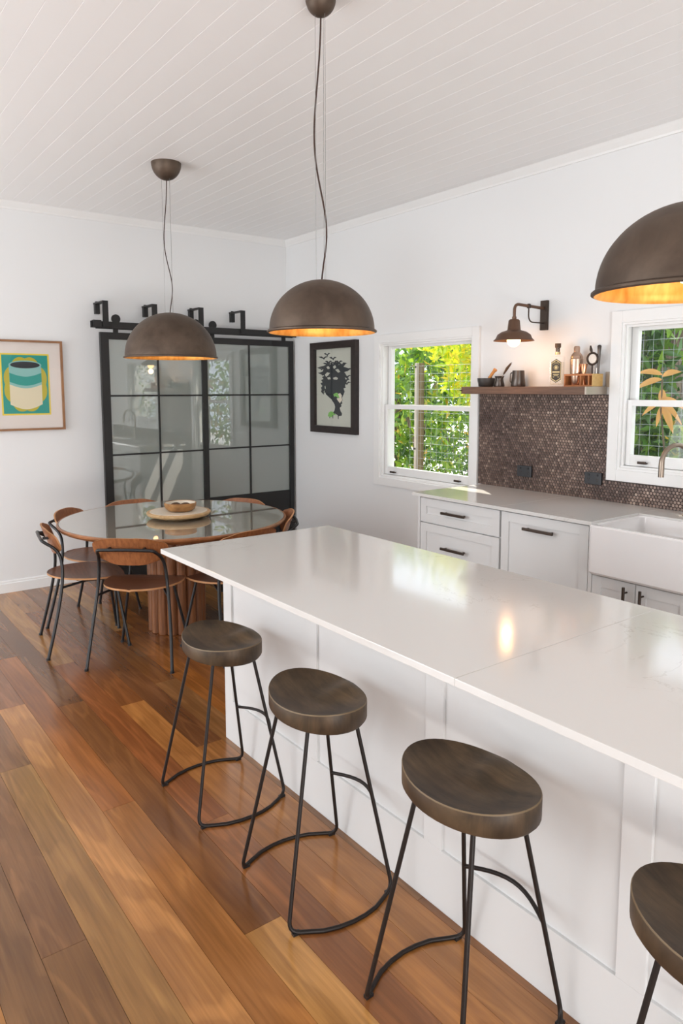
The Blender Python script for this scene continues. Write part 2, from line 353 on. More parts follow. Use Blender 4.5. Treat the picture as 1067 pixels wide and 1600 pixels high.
# ------------------------------------------------------------------ sash windows
def window(name,Wd,label,meet):
    y0,y1,z0,z1=Wd; r=sroot(name,label); c=.065
    m=MB()
    for a,b,s,t in ((y0-c,y0,z0-c,z1+c),(y1,y1+c,z0-c,z1+c),(y0,y1,z1,z1+c),(y0,y1,z0-c,z0)): m.box(-.02,-.0005,a,b,s,t,.002)
    m.build('casing',TRIM,r)
    m=MB()   # jamb lining
    l=.014
    for a,b,s,t in ((y0,y0+l,z0,z1),(y1-l,y1,z0,z1),(y0+l,y1-l,z1-l,z1),(y0+l,y1-l,z0,z0+l)): m.box(-.012,T,a,b,s,t)
    m.build('jamb_lining',TRIM,r)
    m=MB(); q=l; l2=q+.014
    for a,b,s,t in ((y0+q,y0+l2,z0+q,z1-q),(y1-l2,y1-q,z0+q,z1-q),(y0+l2,y1-l2,z1-l2,z1-q)): m.box(.004,.022,a,b,s,t,.002)
    m.build('stop_bead',TRIM,r)
    m=MB(); m.box(.0,T+.03,y0+q,y1-q,z0+q,z0+q+.012); m.build('sill',TRIM,r)
    a0,a1=y0+q+.004,y1-q-.004
    def sash(nm,x0,x1,s,t,rb,rtp):
        st=.04; m=MB()
        m.box(x0,x1,a0,a0+st,s,t,.002).box(x0,x1,a1-st,a1,s,t,.002).box(x0+.0005,x1-.0005,a0+st,a1-st,t-rtp,t,.002).box(x0+.0005,x1-.0005,a0+st,a1-st,s,s+rb,.002)
        o=m.build(nm,TRIM,r); xm=(x0+x1)/2
        MB().box(xm-.002,xm+.002,a0+st-.006,a1-st+.006,s+rb-.006,t-rtp+.006).build('glass_pane',PANE,o); return o
    sash('upper_sash',.064,.098,meet-.01,z1-q-.002,.034,.03)
    lo=sash('lower_sash',.026,.06,z0+q+.014,meet+.026,.062,.036)
    for yy in (a1-.13,a0+.13):
        mm=MB().box(-.004,.0265,yy-.022,yy+.022,z0+q+.030,z0+q+.037,.001); mm.box(-.004,.004,yy-.026,yy+.026,z0+q+.03,z0+q+.045,.002)
        mm.build('sash_lift',HANDLE,lo)
    return r
window('window_1',W1,'white double-hung sash window left of the shelf, greenery behind',1.437)
window('window_2',W2,'white double-hung sash window above the sink, wire mesh behind',1.50)
for nm,(a,b,s,t),ax in (('window_3',(-5.2,-2.3,.9,2.75),'x'),('window_4',(-5.9,-2.1,.4,2.6),'y')):
    m=MB(); n=3
    for k in range(n+1):
        q=a+(b-a)*k/n; c=.03
        if ax=='x': m.box(XL-.08,XL-.03,max(q-c,a),min(q+c,b),s,t)
        else: m.box(max(q-c,a),min(q+c,b),YR-.08,YR-.03,s,t)
    for zz in (s,t-.06):
        if ax=='x': m.box(XL-.08,XL-.03,a,b,zz,zz+.06)
        else: m.box(a,b,YR-.08,YR-.03,zz,zz+.06)
    struct(m.build(nm,TRIM))
# ------------------------------------------------------------------ black barn doors
def barn_door(name,x0,x1,yf,left,right,mull,kick,label):
    r=sroot(name,label); z0,z1=.015,2.045; d=.034; ya,yb=yf,yf+d
    fr=MB().box(x0,x0+left,ya,yb,z0,z1,.002).box(x1-right,x1,ya,yb,z0,z1,.002).box(x0+left,x1-right,ya+.0005,yb-.0005,z1-.055,z1,.001).box(x0+left,x1-right,ya+.0005,yb-.0005,z0,z0+.09,.001)
    fr.build('door_frame',DOORM,r)
    bars=[1.5365,1.053,.57]
    for zb in bars:
        h=.007 if zb>.6 else .045
        MB().box(x0+left,x1-right,ya+.006,yb-.006,zb-h,zb+h).build('glazing_bar' if zb>.6 else 'lock_rail',DOORM,r)
    MB().box(mull-.007,mull+.007,ya+.005,yb-.005,bars[2],z1-.055).build('glazing_bar',DOORM,r)
    zs=[z1-.05,bars[0]+.006,bars[1]+.006,bars[2]+.04]; ze=[bars[0]-.006,bars[1]-.006,None]
    zz=[(bars[0]+.004,z1-.052),(bars[1]+.004,bars[0]-.004),(bars[2]+.04,bars[1]-.004)]
    for s,t in zz:
        for a,b in ((x0+left-.003,mull-.004),(mull+.004,x1-right+.003)):
            MB().box(a,b,ya+.015,ya+.021,s,t).build('glass_pane',FROST,r)
    MB().box(x0+left,x1-right,ya+.01,ya+.022,z0+.08,bars[2]-.03).build('kick_panel',DOORM,r)
    return r
DL=barn_door('door_1',-1.888,-.955,-.20,.068,.052,-1.407,True,'left black steel and frosted glass sliding barn door')
DR=barn_door('door_2',-.985,-.022,-.15,.05,.048,-.502,True,'right black steel and frosted glass sliding barn door')
tr=thing('barn_door_track','black steel bypass track with hooked brackets above the sliding doors','door track',(-1,0,2.1))
def tb(n,m): return m.build(n,DOORM,tr,loc=None)
def loc0(o): o.location=(1,0,-2.1); return o
loc0(tb('front_rail',MB().box(-1.965,-.03,-.215,-.203,2.075,2.128,.001)))
loc0(tb('rear_rail',MB().box(-1.90,-.02,-.135,-.125,2.075,2.115,.001)))
for xb in (-1.85,-1.44,-1.02,-.61):
    m=MB().box(xb-.016,xb+.022,-.04,-.001,2.20,2.285,.002)
    m.box(xb-.02,xb+.026,-.222,-.001,2.278,2.29,.001).box(xb-.02,xb+.026,-.226,-.216,2.085,2.29,.001); m.tube([(xb,-.03,2.285),(xb,-.03,2.3)],.012,10)
    loc0(tb('track_bracket',m))
m=MB().box(-1.95,-1.885,-.235,-.19,2.08,2.135,.003); loc0(tb('end_stop',m))
for dd,yy,xs in ((DL,-.183,(-1.76,-1.06)),(DR,-.133,(-.875,-.13))):
    for xx in xs:
        m=MB().tube([(xx,yy-.03,2.152),(xx,yy-.016,2.152)],.036,24); m.box(xx-.02,xx+.02,yy-.016,yy-.004,2.03,2.175,.003)
        m.build('hanger_wheel',DOORM,dd)
# ------------------------------------------------------------------ pictures
def pic_left():
    p=thing('framed_print','teal and yellow print of a round tin, in a slim timber frame','picture',(-2.5,-.001,1.62)); o=(-2.5,-.001,1.62)
    X0,X1,Z0,Z1=-2.706,-2.137,1.27,1.969; f=.016; d=-.032
    def B(n,m,M,par=p,l=None):
        q=m.build(n,M,par,label=l); q.location=(-o[0],-o[1],-o[2]); return q
    m=MB()
    for a,b,s,t in ((X0,X0+f,Z0,Z1),(X1-f,X1,Z0,Z1),(X0+f,X1-f,Z1-f,Z1),(X0+f,X1-f,Z0,Z0+f)): m.box(a,b,d,-.001,s,t)
    B('frame',m,OAK); B('mount',MB().box(X0+f,X1-f,-.012,-.008,Z0+f,Z1-f),MOUNT)
    px0,px1,pz0,pz1=-2.600,-2.240,1.390,1.866
    B('print_border',MB().box(px0,px1,-.0135,-.012,pz0,pz1),YELLOW)
    b=B('print_field',MB().box(px0+.012,px1-.012,-.0148,-.0135,pz0+.012,pz1-.012),TEAL)
    cx,cz=-2.420,1.628
    m=MB(); R=[]
    for k in range(72):
        t=2*PI*k/72; rr=1+.10*abs(math.sin(4*t)); R.append((cx+.150*rr*math.cos(t),cz+.200*rr*math.sin(t)))
    B('rosette',m.prism(R,1,-.0158,-.0148),OLIVE)
    def ell(x,z,a,c,n=40): return [(x+a*math.cos(2*PI*k/n),z+c*math.sin(2*PI*k/n)) for k in range(n)]
    body=[(cx-.118,cz+.15)]+[(cx-.118+.236*k/16+0,cz-.155-.038*math.sin(PI*k/16)) for k in range(17)]+[(cx+.118,cz+.15)]
    B('tin',MB().prism(body,1,-.0168,-.0158),BUFF)
    band=[(cx-.118,cz+.15)]+[(cx-.118+.236*k/16,cz+.0-.03*math.sin(PI*k/16)) for k in range(17)]+[(cx+.118,cz+.15)]
    B('tin_band',MB().prism(band,1,-.0176,-.0168),AQUA)
    band=[(cx-.118,cz+.09)]+[(cx-.118+.236*k/16,cz+.02-.03*math.sin(PI*k/16)) for k in range(17)]+[(cx+.118,cz+.09)]+[(cx+.118-.236*k/16,cz+.09-.03*math.sin(PI*k/16)) for k in range(1,16)]
    B('tin_stripe',MB().prism(band,1,-.0182,-.0176),TEAL)
    B('tin_rim',MB().prism(ell(cx,cz+.15,.120,.034),1,-.0188,-.0182),AQUA); B('tin_opening',MB().prism(ell(cx,cz+.15,.108,.026),1,-.0194,-.0188),INK)
    B('picture_glass',MB().box(X0+f,X1-f,-.026,-.024,Z0+f,Z1-f),ARTG)
pic_left()
def pic_right():
    o=(-.001,-.8,1.6); p=thing('framed_print','tall dark-framed print of a black and green head with birds for hair','picture',o)
    Y0,Y1,Z0,Z1=-1.138,-.459,1.196,2.008; f=.062; D=.045
    def B(n,m,M,l=None): q=m.build(n,M,p,label=l); q.location=(-o[0],-o[1],-o[2]); return q
    m=MB()
    for a,b,s,t in ((Y0,Y0+f,Z0,Z1),(Y1-f,Y1,Z0,Z1),(Y0+f,Y1-f,Z1-f,Z1),(Y0+f,Y1-f,Z0,Z0+f)): m.box(-D,-.001,a,b,s,t,.002)
    B('frame',m,DARKF); B('paper',MB().box(-.012,-.008,Y0+f,Y1-f,Z0+f,Z1-f),PAPER)
    # artwork traced in its own plane: picture fractions (0..1 across, 0..1 down) -> wall
    yl,yr_,zt,zb=Y1-f,Y0+f,Z1-f,Z0+f
    def q(u,v): return (yl+(yr_-yl)*u,zt+(zb-zt)*v)
    dep=[.0130]
    def poly(pts,M,n='ink_shape'):
        mm=MB(); mm.prism([q(*a) for a in pts],0,-dep[0],-.012); dep[0]+=.00006; return mm
    crown=[(.25,.52),(.22,.49),(.15,.47),(.11,.44),(.17,.43),(.13,.40),(.20,.385),(.15,.36),(.22,.345),(.10,.30),(.18,.285),(.20,.26),(.08,.225),(.20,.215),(.27,.20),(.30,.15),(.33,.19),(.40,.20),(.41,.17),(.46,.20),(.53,.15),(.56,.19),(.66,.18),(.60,.21),(.70,.205),(.74,.18),(.80,.20),(.74,.235),(.88,.26),(.90,.28),(.76,.305),(.80,.33),(.82,.36),(.90,.40),(.84,.41),(.80,.45),(.78,.48),(.80,.50),(.74,.51),(.77,.55),(.73,.60),(.70,.63),(.62,.60),(.50,.63),(.44,.66),(.36,.63),(.27,.59),(.23,.55)]
    B('bird_hair',poly(crown,INK),INK)
    holes=[[(.24,.33),(.30,.30),(.38,.31),(.33,.34),(.27,.36)],[(.30,.37),(.38,.36),(.40,.39),(.33,.395)],[(.46,.375),(.54,.36),(.60,.38),(.57,.40),(.48,.395)],[(.52,.27),(.60,.26),(.66,.30),(.60,.31)],[(.78,.37),(.84,.39),(.80,.40)],[(.28,.23),(.34,.22),(.38,.25),(.32,.26)],[(.46,.23),(.52,.21),(.55,.24),(.49,.26)],[(.20,.50),(.25,.475),(.26,.51),(.21,.535)]]
    for h in holes: B('paper_gap',poly(h,PAPER),PAPER)
    for bx,bz,s in ((.14,.245,.12),(.16,.315,.12),(.70,.20,.14),(.83,.27,.13),(.52,.185,.12),(.82,.44,.11),(.84,.355,.10),(.30,.19,.12),(.30,.065,.09),(.20,.105,.14),(.46,.12,.10),(.34,.165,.10),(.62,.17,.1),(.20,.565,.03)):
        B('bird',poly([(bx-s,bz-.012),(bx-s*.4,bz-.016),(bx,bz+.003),(bx+s*.5,bz-.016),(bx+s,bz-.004),(bx+s*.4,bz+.004),(bx+.1*s,bz+.028),(bx-.2*s,bz+.010),(bx-s*.6,bz+.002)],INK),INK)
    wing=[(.13,.50),(.18,.47),(.23,.49),(.25,.53),(.20,.55),(.17,.58),(.13,.55),(.15,.53)]
    B('bird',poly(wing,INK),INK)
    face=[(.40,.60),(.46,.575),(.58,.555),(.66,.57),(.70,.60),(.69,.63),(.72,.66),(.69,.675),(.71,.70),(.67,.72),(.69,.735),(.64,.76),(.66,.80),(.70,.83),(.69,.86),(.62,.865),(.52,.835),(.47,.85),(.44,.84),(.50,.80),(.52,.75),(.50,.71),(.44,.67)]
    B('head_silhouette',poly(face,INK),INK)
    B('green_splash',poly([(.47,.585),(.56,.565),(.64,.585),(.66,.62),(.60,.635),(.54,.61),(.50,.62)],GREEN),GREEN)
    B('pale_cheek',poly([(.60,.58),(.66,.57),(.70,.60),(.69,.63),(.715,.66),(.685,.672),(.65,.70),(.60,.67),(.56,.64),(.64,.63)],CREAM),CREAM)
    B('green_splash',poly([(.34,.83),(.39,.81),(.46,.815),(.50,.84),(.55,.85),(.46,.86),(.42,.885),(.32,.875)],GREEN),GREEN)
    for u,a,b in ((.455,.86,.90),(.60,.86,.905),(.37,.88,.9)): B('ink_drip',poly([(u-.008,a),(u+.008,a),(u+.004,b),(u-.004,b)],INK),INK)
    B('picture_glass',MB().box(-.032,-.030,Y0+f,Y1-f,Z0+f,Z1-f),ARTG)
pic_right()
# ------------------------------------------------------------------ kitchen island
IX0,IX1,IY1,IY0=-2.662,-1.786,-3.160,-5.90
BX0,BX1=-2.373,-1.82
isl=thing('island_cabinet','white panelled kitchen island base behind the bar stools','island',((BX0+BX1)/2,(IY0+IY1)/2,0)); io=isl.location.copy()
def BI(n,m,M=CAB,par=isl,l=None): q=m.build(n,M,par,label=l); q.location=-io; return q
BI('body',MB().box(BX0+.014,BX1,IY0+.03,IY1-.0,0.0,.899))
ins=[(-3.228,-3.815),(-3.887,-4.468),(-4.545,-5.130),(-5.205,-5.80)]
zb_,zt_=.195,.84
m=MB()
BI('bottom_rail',MB().box(BX0,BX0+.016,IY0+.03,IY1,.0,zb_,.0015)); BI('top_rail',MB().box(BX0,BX0+.016,IY0+.03,IY1,zt_,.899,.0015))
ye=[IY1]+[v for p in ins for v in p]+[IY0+.03]
for a,b in zip(ye[0::2],ye[1::2]): BI('stile',MB().box(BX0,BX0+.016,b,a,zb_,zt_,.0015))
for a in (-3.887,-4.545,-5.205): BI('shadow_groove',MB().box(BX0+.012,BX0+.0145,a-.006,a,zb_,zt_),GAP) if False else None
for a,b in ins: BI('panel',MB().box(BX0+.010,BX0+.0142,b,a,zb_,zt_))
BI('end_panel',MB().box(BX0,BX1,IY1,IY1+.003,0,.899))
wt=MB().box(IX0,IX1,-4.865,IY1,.9,H,.002).build('island_worktop',QUARTZ); 
wt2=thing('island_worktop','long white veined quartz slab topping the island','worktop',((IX0+IX1)/2,-4.5,.9))
bpy.data.objects.remove(wt)
for a,b in ((IY1+.006,-4.8655),(-4.866,IY0)):
    q=MB().box(IX0,IX1,b,a,.9,H,.0018).build('slab',QUARTZ,wt2); q.location=(-wt2.location.x,4.5,-.9)
# ------------------------------------------------------------------ back bench
def shaker(par,o,y0,y1,z0,z1,xf,name,handle=None,vert=None):
    s=.055; e=.0015
    d=thing_part(par,name)
    m=MB()
    for a,b,c_,t in ((y0+e,y0+s,z0+e,z1-e),(y1-s,y1-e,z0+e,z1-e),(y0+s,y1-s,z1-s,z1-e),(y0+s,y1-s,z0+e,z0+s)): m.box(xf,xf+.02,a,b,c_,t,.001)
    m.box(xf+.008,xf+.018,y0+s-.002,y1-s+.002,z0+s-.002,z1-s+.002)
    q=m.build(name,CAB,par); q.location=-o
    if handle:
        ya,yb,z=handle; h=MB().box(xf-.034,xf-.022,ya,yb,z-.008,z+.008,.003)
        for yy in (ya+.022,yb-.022): h.box(xf-.024,xf+.001,yy-.005,yy+.005,z-.005,z+.005)
        h.build('handle',HANDLE,q,label='dark bronze bar handle')
    if vert:
        yy,za,zb=vert; h=MB().tube([(xf-.032,yy,za),(xf-.032,yy,zb)],.0075,10)
        for zz in (za+.03,zb-.03): h.tube([(xf-.032,yy,zz),(xf+.001,yy,zz)],.0045,8)
        h.build('handle',HANDLE,q,smooth=True,label='dark bronze T-bar handle')
    return q
def thing_part(*a): return None
XF=-.652
t=thing('drawer_cabinet','white shaker drawer unit at the left end of the bench','cabinet',(-.33,-2.94,0)); o=t.location.copy()
q=MB().box(XF+.02,-.005,-3.274,-2.592,.1,.898).build('body',CAB,t); q.location=-o
q=MB().box(XF+.06,-.01,-3.274,-2.62,0,.1).build('kickboard',CAB,t); q.location=-o
q=MB().box(XF,-.005,-2.605,-2.585,0,.899,.001).build('end_panel',CAB,t); q.location=-o
for z0,z1,hz in ((.735,.893,.818),(.46,.73,.592),(.105,.455,.32)): shaker(t,o,-3.272,-2.609,z0,z1,XF,'drawer',(-3.02,-2.822,hz))
t=thing('dishwasher_cabinet','white shaker panel with one bar handle, between drawers and sink','cabinet',(-.33,-3.57,0)); o=t.location.copy()
q=MB().box(XF+.02,-.005,-3.880,-3.280,.1,.898).build('body',CAB,t); q.location=-o
q=MB().box(XF+.06,-.01,-3.880,-3.280,0,.1).build('kickboard',CAB,t); q.location=-o
shaker(t,o,-3.862,-3.284,.105,.893,XF,'door',(-3.66,-3.458,.818))
t=thing('sink_cabinet','white two-door cupboard under the farmhouse sink','cabinet',(-.33,-4.14,0)); o=t.location.copy()
q=MB().box(XF+.02,-.005,-4.42,-3.885,.1,.655).build('body',CAB,t); q.location=-o
q=MB().box(XF+.06,-.01,-4.42,-3.885,0,.1).build('kickboard',CAB,t); q.location=-o
q=MB().box(XF,XF+.02,-3.886,-3.864,.1,.898).build('filler',CAB,t); q.location=-o
shaker(t,o,-4.129,-3.888,.105,.645,XF,'door',None,(-4.085,.49,.625)); shaker(t,o,-4.41,-4.131,.105,.645,XF,'door',None,(-4.172,.49,.625))
t=thing('end_cabinet','white cupboard to the right of the sink','cabinet',(-.33,-4.8,0)); o=t.location.copy()
q=MB().box(XF+.02,-.005,-5.1,-4.45,.1,.898).build('body',CAB,t); q.location=-o
q=MB().box(XF+.06,-.01,-5.1,-4.45,0,.1).build('kickboard',CAB,t); q.location=-o
shaker(t,o,-5.09,-4.455,.105,.893,XF,'door')
t=thing('bench_worktop','white quartz worktop under the penny tiles, cut round the sink','worktop',(-.33,-3.2,.9)); o=t.location.copy()
for x0,x1,y0,y1 in ((-.675,-.002,-3.2815,-2.553),(-.675,-.002,-3.888,-3.282),(-.245,-.002,-4.44,-3.888),(-.675,-.002,-5.2,-4.44)):
    q=MB().box(x0,x1,y0,y1,.9,H,.0015).build('slab',QUARTZ,t); q.location=-o
# farmhouse sink
def sink():
    x0,x1,y0,y1,z0,z1=-.712,-.24,-4.418,-3.892,.662,.912
    bm=bmesh.new()
    def rr(x0,x1,y0,y1,r,z,n=5):
        P=[]
        for cx,cy,a in ((x1-r,y1-r,0),(x0+r,y1-r,90),(x0+r,y0+r,180),(x1-r,y0+r,270)):
            for k in range(n+1): t=math.radians(a+90*k/n); P.append(bm.verts.new((cx+r*math.cos(t),cy+r*math.sin(t),z)))
        return P
    w_=.024; zt=z1
    R=[rr(x0+.01,x1-.01,y0+.01,y1-.01,.02,z0),rr(x0,x1,y0,y1,.025,z0+.012),rr(x0,x1,y0,y1,.025,zt-.008),rr(x0+.007,x1-.007,y0+.007,y1-.007,.02,zt),
       rr(x0+w_,x1-w_,y0+w_,y1-w_,.03,zt),rr(x0+w_+.004,x1-w_-.004,y0+w_+.004,y1-w_-.004,.03,zt-.006),rr(x0+w_+.006,x1-w_-.006,y0+w_+.006,y1-w_-.006,.03,z0+.05),rr(x0+w_+.03,x1-w_-.03,y0+w_+.03,y1-w_-.03,.03,z0+.03)]
    n=len(R[0])
    for a,b in zip(R,R[1:]):
        for i in range(n): bm.faces.new((a[i],a[(i+1)%n],b[(i+1)%n],b[i]))
    bm.faces.new(R[0][::-1]); bm.faces.new(R[-1])
    m=MB.__new__(MB); m.bm=bm
    t=thing('farmhouse_sink','deep white fireclay apron-front sink below the right window','sink',(-.47,-4.15,.662)); 
    q=m.build('basin',FIRE,t,smooth=35); q.location=-t.location
    q=MB().lathe([(0,.70),(.04,.70),(.045,.694)],20,(-.4,-4.15)).build('waste',SSTEEL,t); q.location=-t.location
sink()
# tap
t=thing('gooseneck_tap','bronze gooseneck kitchen tap standing behind the sink','tap',(-.125,-4.098,H)); 
bx,by=0,0
q=MB().lathe([(0,0),(.027,0),(.027,.008),(.019,.012),(.019,.095),(.014,.105),(0,.105)],20).build('tap_body',TAP,t,smooth=40)
dx,dy=-.18,.058; Ln=math.hypot(dx,dy)
P=[(0,0,.09),(0,0,.24)]
for k in range(1,17):
    a=PI-PI*k/16; P.append((dx*(.5+.5*math.cos(a)),dy*(.5+.5*math.cos(a)),.285+.095*math.sin(a)))
P.append((dx,dy,.215))
MB().tube(P,[.0125]*(len(P)-3)+[.0135,.0145,.0145],12).build('spout',TAP,t,smooth=60)
MB().tube([(0,-.015,.07),(0,-.075,.085)],.006,8).build('lever',TAP,t,smooth=60)
# ------------------------------------------------------------------ penny tile splashback
sp=struct(MB().box(-.006,-.0004,-5.3,-2.513,H,1.556).box(-.006,-.0004,-5.3,-3.54,.8,.801).build('trim_3',GROUT),'dark penny-round tiled splashback under the timber shelf')
m=bmesh.new(); pitch=.0203; R_=.0092; ny=int((5.2-2.515)/pitch); V=[];F=[]
r=0; z=H+.009
y_holes=(W2[0]-.065,W2[1]+.065,W2[2]-.065)
while z<1.556:
    y=-2.523-(pitch/2 if r%2 else 0)
    while y>-5.2:
        ins_=(y_holes[0]-.009<y<y_holes[1]+.009 and z>y_holes[2]-.009)
        if not ins_ and (z<1.55) and not (y<-3.535 and z>1.06):
            b=len(V); n=10
            for k in range(n): a=2*PI*k/n; V.append((-.006,y+R_*math.cos(a),z+R_*math.sin(a)))
            for k in range(n): a=2*PI*k/n; V.append((-.0088,y+R_*.86*math.cos(a),z+R_*.86*math.sin(a)))
            for k in range(n): F.append((b+k,b+(k+1)%n,b+n+(k+1)%n,b+n+k))
            F.append(tuple(b+n+k for k in range(n)))
        y-=pitch
    z+=pitch*.866; r+=1
bpy.data.objects.remove(sp)
# grout backing kept clear of the window opening
m=MB().box(-.006,-.0004,-3.538,-2.513,H,1.556).box(-.006,-.0004,-5.3,-3.538,H,1.049)
sp=struct(m.build('trim_3',GROUT),'dark penny-round tiled splashback under the timber shelf')
me=bpy.data.meshes.new('penny_tiles'); me.from_pydata(V,[],F); me.materials.append(TILE); me.update()
q=bpy.data.objects.new('penny_tiles',me); COL.objects.link(q); q.parent=sp; q['kind']='stuff'
bmm=bmesh.new(); bmm.from_mesh(me); bmesh.ops.recalc_face_normals(bmm,faces=bmm.faces); bmm.to_mesh(me); bmm.free()
# power points
def power(y,z,label):
    t=thing('power_outlet',label,'outlet',(-.009,y,z))
    MB().box(-.014,0,-.058,.058,-.037,.037,.004).build('cover_plate',PLUG,t)
    for s in (-1,1):
        m=MB()
        for a,dy_,dz in ((.5,-.006,-.004),(-.5,.006,-.004),(0,0,-.016)):
            m.box(-.0148,-.0138,s*.03+dy_-.001,s*.03+dy_+.001,dz-.004,dz+.004)
        m.build('socket_slots',GAP,t)
        MB().box(-.018,-.0135,s*.03-.006,s*.03+.006,.014,.026,.001).build('rocker_switch',BLACK,t)
power(-2.933,1.046,'black double power outlet on the penny tiles, left of the two'); power(-3.452,1.050,'black double power outlet on the penny tiles, beside the right window')
# ------------------------------------------------------------------ timber shelf and what stands on it
ZS=1.604
t=thing('timber_shelf','reclaimed timber wall shelf over the penny tiles, left end reaching across the window','shelf',(-.1,-3,1.554)); o=t.location.copy()
def S(n,m,M,l=None,sm=False): q=m.build(n,M,t,label=l,smooth=sm); q.location=-o; return q
S('shelf_board',MB().box(-.205,-.0015,-3.502,-2.525,1.556,ZS,.003),SHELFW)
S('end_bracket',MB().box(-.209,-.0015,-3.513,-3.5025,1.557,1.603).box(-.010,-.0015,-3.535,-3.505,1.600,1.69),STEELP,'brushed steel end bracket with upright')
S('end_bracket',MB().box(-.215,-.002,-2.535,-2.520,1.575,1.582).box(-.010,-.002,-2.620,-2.590,ZS,1.675),HANDLE)
def y_at(u): return -2.584-(u-747)*.00565 if u<820 else -3.192-(u-862)*.00444
def spin(prof,name,M,par,sm=40,c=(0,0),n=28): return MB().lathe(prof,n,c).build(name,M,par,smooth=sm)
t=thing('mortar','dark stone mortar at the left of the shelf','mortar',(-.1,y_at(759.5),ZS))
spin([(0,0),(.042,0),(.050,.006),(.058,.04),(.060,.058),(.055,.058),(.050,.035),(.03,.014),(0,.012)],'mortar_bowl',STONE,t)
t2_=thing('pestle','pale orange wooden pestle leaning out of the dark mortar','pestle',(-.1,y_at(759.5),ZS+.02))
MB().tube(catmull([(0,.005,0),(0,-.025,.035),(0,-.05,.065),(0,-.075,.09),(0,-.082,.098)],3),[.012]*3+[.010]*3+[.011]*3+[.014]*3+[.008],12).build('pestle_stick',PESTLE,t2_,smooth=60)
t=thing('coffee_pot','small long-handled metal coffee pot between the mortar and the jug','pot',(-.1,y_at(780),ZS))
spin([(0,0),(.034,0),(.036,.006),(.026,.045),(.026,.055),(.032,.070),(.030,.070),(.024,.055),(.024,.045),(.033,.008),(0,.006)],'pot_body',JUG,t)
MB().tube([(-.01,-.028,.055),(-.02,-.055,.085)],.003,8).build('handle_shank',SSTEEL,t)
MB().tube([(-.02,-.055,.085),(-.03,-.09,.12),(-.038,-.125,.148)],[.005,.009,.006],10).tube([(-.038,-.125,.148),(-.04,-.135,.156)],.002,6).build('handle',CORK,t,smooth=60)
t=thing('milk_jug','tall gunmetal milk jug with a flat rim, beside the coffee pot','jug',(-.1,y_at(808),ZS))
spin([(0,0),(.045,0),(.047,.006),(.041,.06),(.038,.104),(.0355,.104),(.0385,.06),(.044,.008),(0,.007)],'jug_body',JUG,t)
MB().tube(fillet([(0,.037,.09),(0,.064,.09),(0,.066,.03),(0,.042,.025)],.012),.004,8).build('jug_handle',JUG,t,smooth=60)
# bottle
by_=y_at(871)
t=thing('spirit_bottle','clear square glass bottle with ornate dark gold label and stopper','bottle',(-.105,by_,ZS),rz=math.radians(25))
MB().box(-.034,.034,-.040,.040,0,.185,.008).lathe([(.013,.183),(.016,.186),(.015,.195),(.015,.235)],20).build('glass_body',BOTG,t,smooth=50)
MB().box(-.030,.030,-.036,.036,.012,.15,.006).build('spirit',thin_glass('spirit_liquid',tint=(.98,.96,.9)),t)
spin([(0,.212),(.0125,.212),(.0125,.234),(.018,.237),(.018,.262),(0,.262)],'stopper',CORK,t)
MB().lathe([(.0155,.196),(.0155,.21)],20).build('neck_band',GLD,t)
hexp=lambda s,w_,h: [(-w_*s,.095-h*s*.72),(0,.095-h*s),(w_*s,.095-h*s*.72),(w_*s,.095+h*s*.72),(0,.095+h*s),(-w_*s,.095+h*s*.72)]
lb=MB().prism(hexp(1,.030,.072),0,-.0362,-.0345).build('label',LBL,t,label='dark hexagonal label with gold ornament')
for k,(s,M) in enumerate(((.93,GLD),(.85,LBL))): MB().prism(hexp(s,.030,.072),0,-.0364-.0002*k,-.036).build('label_border',M,lb)
m=MB()
for a in range(10):
    an=2*PI*a/10; m.box(-.0372,-.0366,math.cos(an)*.013-.002,math.cos(an)*.013+.002,.115+math.sin(an)*.013-.002,.115+math.sin(an)*.013+.002)
m.prism([(.008*math.cos(2*PI*k/16),.115+.009*math.sin(2*PI*k/16)) for k in range(16)],0,-.0372,-.0366)
for zz,ww,hh in ((.088,.021,.0045),(.073,.017,.002),(.066,.012,.0015),(.143,.011,.0015)): m.box(-.0372,-.0366,-ww,ww,zz-hh,zz+hh)
for s in (-1,1):
    for zz in (.055,.061,.136,.148): m.box(-.0372,-.0366,s*.014-.004,s*.014+.004,zz-.001,zz+.001)
m.build('label_ornament',GLD,lb)
# caddy with bar tools
cy0,cy1=-3.500,-3.297
t=thing('bar_tool_caddy','orange timber open rack holding the shaker and bar tools','caddy',(-.1,(cy0+cy1)/2,ZS)); o=t.location.copy()
def K(n,m,M): q=m.build(n,M,t); q.location=-o; return q
zt=ZS+.074
K('base_board',MB().box(-.125,-.03,cy0+.009,cy1,ZS,ZS+.008),CADDYW)
K('top_board',MB().box(-.125,-.115,cy0+.009,cy1,zt-.010,zt).box(-.04,-.03,cy0+.009,cy1,zt-.010,zt),CADDYW)
for yy in (cy1-.008,cy0+.085,cy0+.030): K('upright',MB().box(-.1245,-.0305,yy,yy+.008,ZS+.008,zt-.010),CADDYW)
K('end_block',MB().box(-.127,-.028,cy0,cy0+.009,ZS,zt,.002),CADDYLIT)
t=thing('cocktail_shaker','brushed copper cocktail shaker standing in the timber rack','shaker',(-.078,-3.349,ZS+.008))
spin([(0,0),(.029,0),(.031,.004),(.038,.10),(.0385,.155),(.036,.158),(.036,.168),(.031,.182),(.019,.196),(.018,.199),(.018,.225),(.014,.233),(0,.234)],'shaker_body',mat('brushed_copper_steel',(.52,.36,.27),.27,metal=1),t)
t=thing('jigger','copper hourglass jigger in front of the shaker','jigger',(-.085,-3.407,ZS+.008))
spin([(0,.002),(.020,0),(.007,.052),(.022,.125),(.020,.125),(.006,.056),(0,.056)],'jigger_cup',CUP,t)
sy=-3.452
t=thing('cocktail_strainer','round cocktail strainer hanging in the rack, handle upright','strainer',(-.07,sy,ZS+.008))
